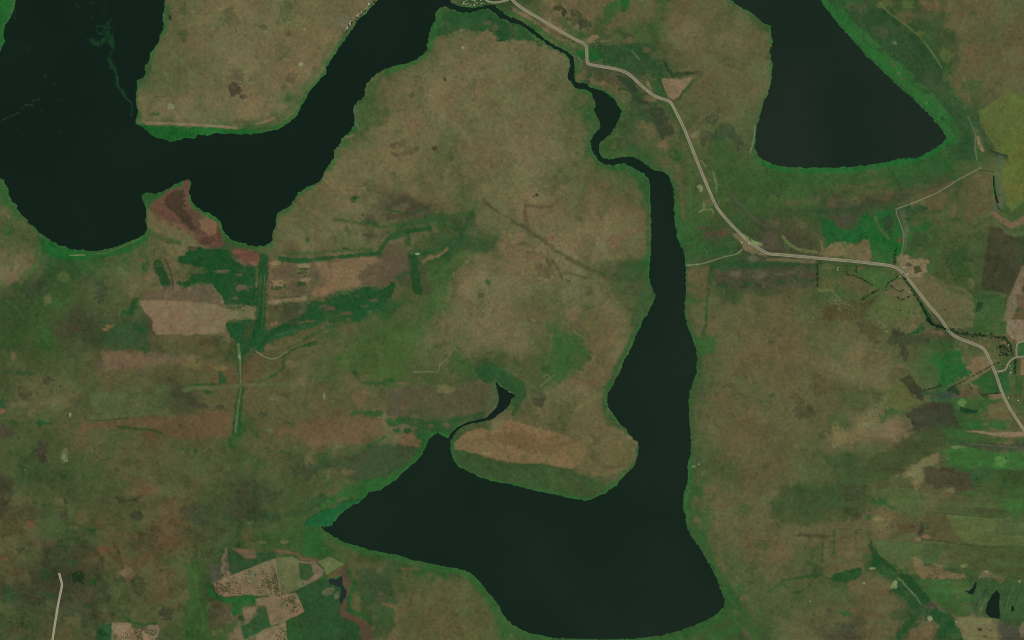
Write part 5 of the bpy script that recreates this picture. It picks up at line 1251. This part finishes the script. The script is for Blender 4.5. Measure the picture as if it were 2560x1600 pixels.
def trunk_mesh(seed):
    R = random.Random(seed); V = []; F = []
    def limb(a, b, ra, rb, n=6):
        b0 = len(V)
        for (c, rr) in ((a, ra), (b, rb)):
            for k in range(n):
                V.append((c[0] + rr*math.cos(6.283*k/n), c[1] + rr*math.sin(6.283*k/n), c[2]))
        for k in range(n): F.append((b0+k, b0+(k+1) % n, b0+n+(k+1) % n, b0+n+k))
    limb((0, 0, -.1), (0, 0, .7), .09, .06)
    for k in range(5):
        a_ = k*1.257 + R.random(); limb((0, 0, .6), (.45*math.cos(a_), .45*math.sin(a_), 1.15 + .2*R.random()), .045, .02, 5)
    me = bpy.data.meshes.new('trunk'); me.from_pydata(V, [], F); me.materials.append(BARK); me.update(); return me
CR_M = [[crown_mesh(10*i + j, TM[i]) for j in range(3)] for i in range(3)]
TR_M = [trunk_mesh(k) for k in range(3)]
NT = [0]
W1 = 'zeroth first second third fourth fifth sixth seventh eighth ninth tenth eleventh twelfth thirteenth fourteenth fifteenth sixteenth seventeenth eighteenth nineteenth'.split()
def nth(k):
    if k < 20: return W1[k]
    t_ = {2: 'twent', 3: 'thirt', 4: 'fort'}[k // 10]
    return t_ + 'ieth' if k % 10 == 0 else t_ + 'y ' + W1[k % 10]
def ground_z(x, y):
    i = int(np.clip(np.searchsorted(gx, x), 1, NX-1)); j = int(np.clip(np.searchsorted(gy, y), 1, NY-1))
    return float(Z[j, i])
def tree(x, y, s, kind, label, group):
    r = bpy.data.objects.new('tree', None); C.objects.link(r)
    r.location = (wx(x), wy(y), ground_z(x, y) + .1); r.rotation_euler = (0, 0, random.uniform(0, 6.28)); r.scale = (s, s, s * random.uniform(.85, 1.2))
    tag(r, label, 'tree', group)
    k = random.randrange(3)
    c = bpy.data.objects.new('crown', CR_M[kind][k]); c.parent = r; C.objects.link(c)
    t_ = bpy.data.objects.new('trunk', TR_M[k]); t_.parent = r; C.objects.link(t_)
    NT[0] += 1
def tree_row(label, group, s, n, size=5.2, kind=0, jit=1.2):
    p = toks(s); L = [0]
    for a, b in zip(p, p[1:]): L.append(L[-1] + math.hypot(b[0]-a[0], b[1]-a[1]))
    for k in range(n):
        d = L[-1] * (k + random.uniform(.1, .9)) / n
        i = max(j for j in range(len(L)) if L[j] <= d); i = min(i, len(p)-2)
        f = (d - L[i]) / (L[i+1] - L[i])
        tree(p[i][0] + (p[i+1][0]-p[i][0])*f + random.gauss(0, jit), p[i][1] + (p[i+1][1]-p[i][1])*f + random.gauss(0, jit),
             size * random.uniform(.75, 1.3), kind, label.format(nth(k + 1)), group)
def tree_patch(label, group, t, rects, size=5.0, kind=0):
    for x0, y0, x1, y1, n in rects:
        xs_ = sorted(random.uniform(x0, x1) for _ in range(n))
        for k in range(n):
            (x, y), = toks('%s %f %f' % (t, xs_[k], random.uniform(y0, y1)))
            tree(x, y, size * random.uniform(.7, 1.3), kind, label.format(nth(k + 1)), group)
tree_row('{} hedge tree below the road in the straight north south line', 'trees in the north south hedge', 't31 468 985 472 1060 466 1200', 11, 4.6, 0, .7)
tree_row('{} hedge tree round the small paddock, counted from the road downward', 'trees round the small paddock', 't31 745 1000 745 1080 800 1090 870 1115 930 1145 985 1185', 15, 4.0, 0, .7)
tree_row('{} tree from the road on the short inner paddock hedge', 'trees on the short paddock side', 't31 838 1000 836 1070', 4, 4.2, 0, .5)
tree_row('{} tree from the top of the zigzag hedge under the farm', 'trees in the zigzag hedge', 't31 1220 1110 1130 1170 1115 1235', 7, 4.0, 0, .8)
tree_row('{} tree from the left on the brown diamond plot under the farm', 'trees round the diamond plot', 't31 1150 1180 1240 1245 1300 1225', 7, 3.8, 0, .7)
tree_row('{} tree from the left in the hedge below the brown diamond plot', 'trees below the diamond plot', 't31 1215 1295 1270 1325 1350 1280', 7, 4.2, 0, .9)
tree_row('{} tree from the top of the row beside the track above the farm', 'trees beside the farm track', 't31 1212 830 1202 900 1200 990', 9, 4.8, 0, .9)
tree_row('{} tree from the top right of the slanting hedge south of the paddocks', 'trees in the slanting hedge', 't31 1045 1225 960 1275 880 1330', 11, 4.4, 0, 1.2)
tree_row('{} green tree from the farm on the ditch bank beside the main road', 'trees on the road ditch', 't31 1270 1060 1330 1165 1385 1255 1430 1340 1490 1440 1530 1512', 22, 5.2, 1, 1.8)
tree_row('{} tree from the west end of the wooded belt crossing the road', 'trees in the wooded belt', 't32 1530 20 1600 55 1700 90 1790 118 1900 138 2020 150 2110 158 2220 170 2280 220 2310 300', 36, 5.2, 0, 2.4)
tree_patch('{} tree from the left in the loose grove west of the side road fork', 'trees in the loose grove', 't32', [(2190, 250, 2290, 345, 18)], 4.8, 0)
tree_row('{} tree south of the side road fork in the short dark row', 'trees south of the fork', 't32 2340 362 2336 500', 8, 4.6, 0, .9)
tree_row('{} small tree from the east end of the long diagonal hedge', 'trees in the long diagonal hedge', 't32 2200 390 2100 440 1900 550 1720 640', 24, 3.6, 0, .6)
tree_row('{} tree from the right in the ragged row above the grey wetland', 'trees at the wetland', 't32 1640 615 1560 645 1470 668', 10, 4.6, 0, 1.2)
tree_row('{} small tree from the top on the left side of the green square field', 'trees on the left side of the square field', 't32 1895 595 1915 635 1935 665', 4, 3.6, 0, .5)
tree_row('{} small tree from the left on the lower side of the green square field', 'trees on the lower side of the square field', 't32 1985 640 2005 690 2030 715 2100 698 2210 688', 13, 3.6, 0, .6)
tree_row('{} tree from the north end of the hamlet on the peninsula shore', 'trees in the shore hamlet', 't10 1120 20 1050 85 985 150 930 205 880 260 845 315', 26, 4.6, 0, 2.0)
tree_row('{} tree from the left in the village at the top edge', 'trees in the village', 't10 1990 60 2080 62 2170 40 2260 60', 8, 4.2, 1, 1.6)
for s_, lb, sz, kd in (('t31 1675 1417', 'lone dark tree in the long brownish field', 5.0, 0), ('t31 1250 1425', 'lone bushy tree in the yellowish pasture', 5, 1), ('t31 1330 1440', 'lone dark tree right of another in the yellowish pasture', 4.6, 0),
        ('t31 800 1162', 'lone small tree in the brown paddock', 3.8, 0), ('t31 402 937', 'lone dark tree on the south verge of the road', 4.6, 0), ('t32 1803 85', 'lone tree in the olive field north of the wooded belt', 4.2, 0),
        ('t32 2255 1305', 'lone dark tree in the vivid green paddy', 4.6, 0), ('t20 383 198', 'lone dark tree on the east verge of the road', 4.0, 0), ('t32 2215 412', 'upper of two dark trees in the plot beside the fork', 4.0, 0),
        ('t32 2222 438', 'lower of two dark trees in the plot beside the fork', 5.6, 0), ('t32 1795 245', 'lone tree at the end of the tan lane west of the road', 4.6, 0), ('t32 545 690', 'lone thin dark tree in the open eastern grassland', 4.2, 0)):
    (x, y), = toks(s_); tree(x, y, sz, kd, lb, None)

# bushes nobody could count, one object for each field they dot
def bushes(label, polys, n, mat, smin=.5, smax=1.3, gap=None):
    V = []; F = []
    pts = []
    for pl in polys:
        P = np.array(toks(pl)); lo, hi = P.min(0), P.max(0); Q = np.roll(P, -1, 0)
        area = abs(np.sum(P[:, 0]*Q[:, 1] - Q[:, 0]*P[:, 1])) / 2
        pts.append((P, Q, lo, hi, area))
    tot = sum(q[4] for q in pts)
    for P, Q, lo, hi, ar in pts:
        for _ in range(int(n * ar / tot)):
            for _t in range(30):
                x, y = random.uniform(lo[0], hi[0]), random.uniform(lo[1], hi[1])
                m_ = (P[:, 1] > y) != (Q[:, 1] > y)
                if not m_.any(): continue
                xi = P[m_, 0] + (y-P[m_, 1])*(Q[m_, 0]-P[m_, 0])/(Q[m_, 1]-P[m_, 1])
                if (xi > x).sum() % 2 == 1:
                    i = int(np.searchsorted(gx, x)); j = int(np.searchsorted(gy, y))
                    if nC[j, i] + .6*nB[j, i] < random.uniform(-.7, 1.5): continue
                    break
            else: continue
            r = M * random.uniform(smin, smax); z = ground_z(x, y) + .15; b0 = len(V); X, Y = wx(x), wy(y)
            rings = ((1, .1), (.95, .55), (.55, .95))
            for q, h in rings:
                for k in range(6):
                    rr = r*q*random.uniform(.75, 1.2); V.append((X + rr*math.cos(1.047*k), Y + rr*math.sin(1.047*k), z + h*r*.8))
            V.append((X, Y, z + r*.85))
            for a_ in range(2):
                for k in range(6):
                    F.append((b0+a_*6+k, b0+a_*6+(k+1) % 6, b0+a_*6+6+(k+1) % 6, b0+a_*6+6+k))
            for k in range(6): F.append((b0+12+k, b0+12+(k+1) % 6, b0+18))
    me = bpy.data.meshes.new('bushes'); me.from_pydata(V, [], F); me.materials.append(mat); me.update()
    o = bpy.data.objects.new('bushes', me); C.objects.link(o); tag(o, label, 'bushes', kind='stuff')
pale = leaf_material('pale_scrub', (132, 138, 96)); dk = leaf_material('dark_scrub', (70, 76, 48)); gn = leaf_material('green_scrub', (38, 74, 38))
bushes('dark bushes dotting the tan plots near the bottom', ['t03 2030 975 2150 930 2300 870 2419 820 2419 1080 2200 1080 2080 1090 2040 1040', 't13 0 820 150 780 200 900 230 1080 100 1100 0 1070'], 900, dk, .5, 1.2)
bushes('dense bushes in the pinkish corner above the tan plots', ['t03 2100 760 2140 660 2170 900 2010 990 1990 850'], 330, dk, .5, 1.1)
bushes('bushes on the tan plot beside the large wood at the bottom', ['t13 240 1120 380 1070 450 1240 360 1290 250 1280 190 1140', 't13 100 920 200 900 230 1100 100 1080', 't13 200 1400 280 1370 290 1512 180 1512'], 560, dk, .5, 1.3)
bushes('bushes speckling the pinkish plot at the bottom left', ['t03 1065 1410 1480 1410 1490 1512 1060 1512'], 420, dk, .5, 1.2)
bushes('small green bushes at the right end of the pale tan western field', ['t01 2130 1385 2419 1385 2419 1440 2140 1420', 't01 2210 1140 2380 1140 2380 1360 2150 1350', 't11 140 1150 280 1160 260 1240 140 1230', 't11 400 990 490 1000 480 1190 380 1180'], 480, gn, .5, 1.2)
bushes('dark bushes dotting the tan plots of the south east farmland', ['t33 1480 800 1640 790 1640 900 1880 900 1880 950 1500 930', 't33 1080 400 1200 400 1200 480 1080 480', 't33 1400 30 1460 100 1480 300 1420 100'], 260, dk, .5, 1.1)
bushes('scrub bushes on the open grassland east of the long lake', ['t22 1780 1150 2050 1120 2419 1000 2419 1400 2000 1460 1800 1300', 't32 0 1050 200 1050 200 1290 0 1300'], 330, dk, .4, .9)
bushes('pale scrub along the north side of the road and in the eastern pastures', ['t31 130 720 300 840 460 880 440 905 180 880', 't31 470 1230 600 1260 700 1340 950 1420 900 1500 700 1440 560 1340', 't32 900 880 1100 700 1140 850 1060 980 900 980', 't32 1640 1240 1700 1200 1720 1330 1640 1330'], 950, pale, .35, .8)
bushes('bright pale shrubs in small clusters on the western grassland', ['t02 560 1220 650 1220 640 1340 590 1350', 't02 640 870 680 880 680 930 650 925', 't00 1580 980 1650 980 1640 1030 1580 1030', 't00 2360 740 2400 750 2400 800 2360 790', 't03 1840 660 1900 700 1880 740', 't03 2330 400 2400 380 2380 430'], 150, leaf_material('bright_shrub', (160, 174, 120)), .35, .8)
bushes('dark scrub scattered in the western and southern marsh grass', ['t01 200 900 1000 1000 1300 1300 900 1500 100 1400', 't02 160 640 450 640 450 800 160 800', 't02 780 740 900 740 880 890 780 880', 't13 900 800 1300 800 1400 1100 1000 1200', 't02 1500 1060 2300 1200 2300 1350 1500 1300'], 700, dk, .35, .8)
bushes('bushes sprinkled over the swamp and marsh inside the road bend', ['t20 830 430 1250 430 1450 700 1500 860 1200 740 900 600', 't20 1040 740 1300 1000 1500 1250 1400 1300 1250 1010', 't21 1850 80 1980 100 1960 300 1900 400'], 420, gn, .4, .9)

# ---------------------------------------------------------------- houses
WALL = earth('rendered_wall', (168, 158, 140), .08, .5)
ROOF = dict(pale=earth('pale_metal_roof', (188, 184, 164), .06, .4), tan=earth('weathered_roof', (160, 140, 112), .15, .4), rust=earth('rusty_roof', (142, 98, 74), .15, .4), grey=earth('grey_roof', (138, 138, 126), .1, .4))
def house_mesh(kind):
    W, D, Hh, e, rh = 1, .72, .36, .07, .26
    V = []; F = []
    for z in (-.06, Hh):
        for x, y in ((-W, -D), (W, -D), (W, D), (-W, D)): V.append((x, y, z))
    F = [(0, 1, 5, 4), (2, 3, 7, 6), (1, 2, 6, 5), (3, 0, 4, 7)]
    V += [(W, 0, Hh+rh), (-W, 0, Hh+rh)]
    F += [(5, 6, 8), (7, 4, 9)]
    wall = bpy.data.meshes.new('wall'); wall.from_pydata(V, [], F); wall.materials.append(WALL); wall.update()
    X, Y = W+e, D+e; zl = Hh - e*rh/D; t_ = .03; V = []
    for dz in (.012, .012+t_):
        V += [(-X, -Y, zl+dz), (X, -Y, zl+dz), (X, 0, Hh+rh+dz), (-X, 0, Hh+rh+dz), (-X, Y, zl+dz), (X, Y, zl+dz)]
    F = [(6, 7, 8, 9), (9, 8, 11, 10), (3, 2, 1, 0), (4, 5, 2, 3), (0, 1, 7, 6), (5, 4, 10, 11), (1, 2, 8, 7), (2, 5, 11, 8), (3, 0, 6, 9), (4, 3, 9, 10)]
    roof = bpy.data.meshes.new('roof'); roof.from_pydata(V, [], F); roof.materials.append(ROOF[kind]); roof.update()
    return wall, roof
HM = {k: house_mesh(k) for k in ROOF}
def house(x, y, s, rot, kind, label, group=None, name='house'):
    r = bpy.data.objects.new(name, None); C.objects.link(r)
    r.location = (wx(x), wy(y), ground_z(x, y) + .3); r.rotation_euler = (0, 0, rot); r.scale = (s, s, s)
    tag(r, label, 'house' if name == 'house' else name, group)
    for nm, me in zip(('wall', 'roof'), HM[kind]):
        o = bpy.data.objects.new(nm, me); o.parent = r; C.objects.link(o)
KN = dict(pale='pale metal roof', tan='weathered tan roof', rust='rusty brown roof', grey='grey roof')
shore = toks('t10 1138 0 1075 42 1050 75 1010 115 975 145 940 180 905 215 885 250 860 290 840 320')
sz_ = [0.9, .9, 1, .8, .8, 1, 1, .9, .8, .7]
for k in range(38):
    u = k / 38 * (len(shore)-1); i = int(u); f = u - i
    x = shore[i][0] + (shore[i+1][0]-shore[i][0])*f - random.uniform(0, 7); y = shore[i][1] + (shore[i+1][1]-shore[i][1])*f - random.uniform(-2, 3)
    kd = random.choice(['pale', 'pale', 'tan', 'grey', 'rust'])
    house(x, y, random.uniform(3.2, 5.2), random.uniform(.5, 1.1), kd, 'house with a %s, %s from the top in the peninsula hamlet' % (KN[kd], nth(k + 1)), 'houses of the peninsula hamlet')
vx = sorted(random.uniform(1935, 2180) for _ in range(40)); nv = 0
for k in range(40):
    (x, y), = toks('t10 %f %f' % (vx[k], 0))
    y = random.uniform(-6, 15) + 2.5 * math.sin((x - 1155) / 20) - abs(x-1185)*.02
    if SD[int(np.searchsorted(gy, y)), int(np.searchsorted(gx, x))] < 1.5: continue
    nv += 1; kd = random.choice(['pale', 'tan', 'tan', 'rust', 'grey'])
    house(x, y, random.uniform(3.4, 5.4), random.uniform(-.3, .3), kd, 'house with a %s, %s from the left in the top village' % (KN[kd], nth(nv)), 'houses of the riverside village')
for s_, sz, rt, kd, lb in (
  ('t31 1283 1018', 4.5, .3, 'pale', 'pale roofed farmhouse nearest the road bend'), ('t31 1262 1012', 4, .2, 'tan', 'tan roofed shed left of the pale farmhouse'),
  ('t31 1300 1038', 4, .8, 'grey', 'grey roofed shed behind the pale farmhouse'), ('t31 1316 1078', 5, .9, 'pale', 'pale farm building at the corner of the square pond'),
  ('t31 1335 1245', 4, .4, 'pale', 'pale roofed hut beside the diamond shaped plot'), ('t31 1298 1225', 3.6, .2, 'tan', 'tan roofed hut above the diamond shaped plot'),
  ('t31 662 1018', 4, 1.5, 'pale', 'upper of two white huts south of the straight road'), ('t31 656 1038', 4.4, 1.4, 'pale', 'lower of two white huts south of the straight road'),
  ('t31 1190 1060', 3.4, .2, 'grey', 'grey hut in the paddock corner west of the farm'), ('t31 1248 1098', 3.4, .2, 'pale', 'white hut below the road bend'),
  ('t21 2170 778', 5, .3, 'pale', 'white roofed house at the start of the winding track'), ('t21 2238 790', 5.5, -.6, 'pale', 'white roofed house close beside the road'),
  ('t21 2190 798', 4, .3, 'rust', 'rusty roofed shed between the two white roadside houses'),
  ('t32 1820 146', 5, -.2, 'pale', 'long pale house north of the road beside the wooded belt'), ('t32 2008 250', 4, -.3, 'pale', 'pale house on the road at its sharp bend'),
  ('t32 2042 180', 4, .8, 'tan', 'tan roofed house left of the grove field'), ('t32 2304 162', 4.5, 1.2, 'pale', 'white house in the pinkish plot east of the wooded belt'),
  ('t32 2340 212', 5, .2, 'rust', 'rusty roofed house at the bend of the northern side road'), ('t32 2272 236', 3.6, .4, 'pale', 'small white house inside the grove'),
  ('t32 2285 432', 4, .3, 'pale', 'pale house just south of the curving side road'), ('t32 2298 462', 4, .3, 'tan', 'tan roofed house second from the side road'),
  ('t32 2292 495', 5, .1, 'pale', 'pale house third from the side road beside the farm lane'), ('t32 2282 510', 4, .1, 'grey', 'grey shed attached to the farm lane houses'),
  ('t32 2270 735', 4.2, .6, 'pale', 'white house beside the main road below the green plot'), ('t32 2364 758', 4.6, -.5, 'pale', 'long pale barn near the right edge below the green strip'),
  ('t32 2382 775', 3.8, -.4, 'tan', 'tan shed next to the long pale barn'), ('t32 1388 714', 4, .6, 'tan', 'lone hut on the yellowish pasture beside the dark triangular field'),
  ('t30 1235 690', 3.6, .5, 'tan', 'lone hut in the marsh belt beside the north east lake'), ('t33 2375 962', 5, .6, 'grey', 'lone grey roofed house near the right edge in the south east'),
  ('t33 2054 868', 4, .2, 'tan', 'lone tan hut above the streaky wetland'), ('t33 1780 1340', 4, 1.5, 'pale', 'lone pale hut beside the thicket at the bottom'),
  ('t20 775 395', 4.5, .2, 'tan', 'tan roofed hut on the bare yard east of the road'), ('t20 800 420', 3.6, .2, 'rust', 'small rusty hut on the bare yard east of the road')):
    (x, y), = toks(s_); house(x, y, sz, rt, kd, lb)
print('trees', NT[0])
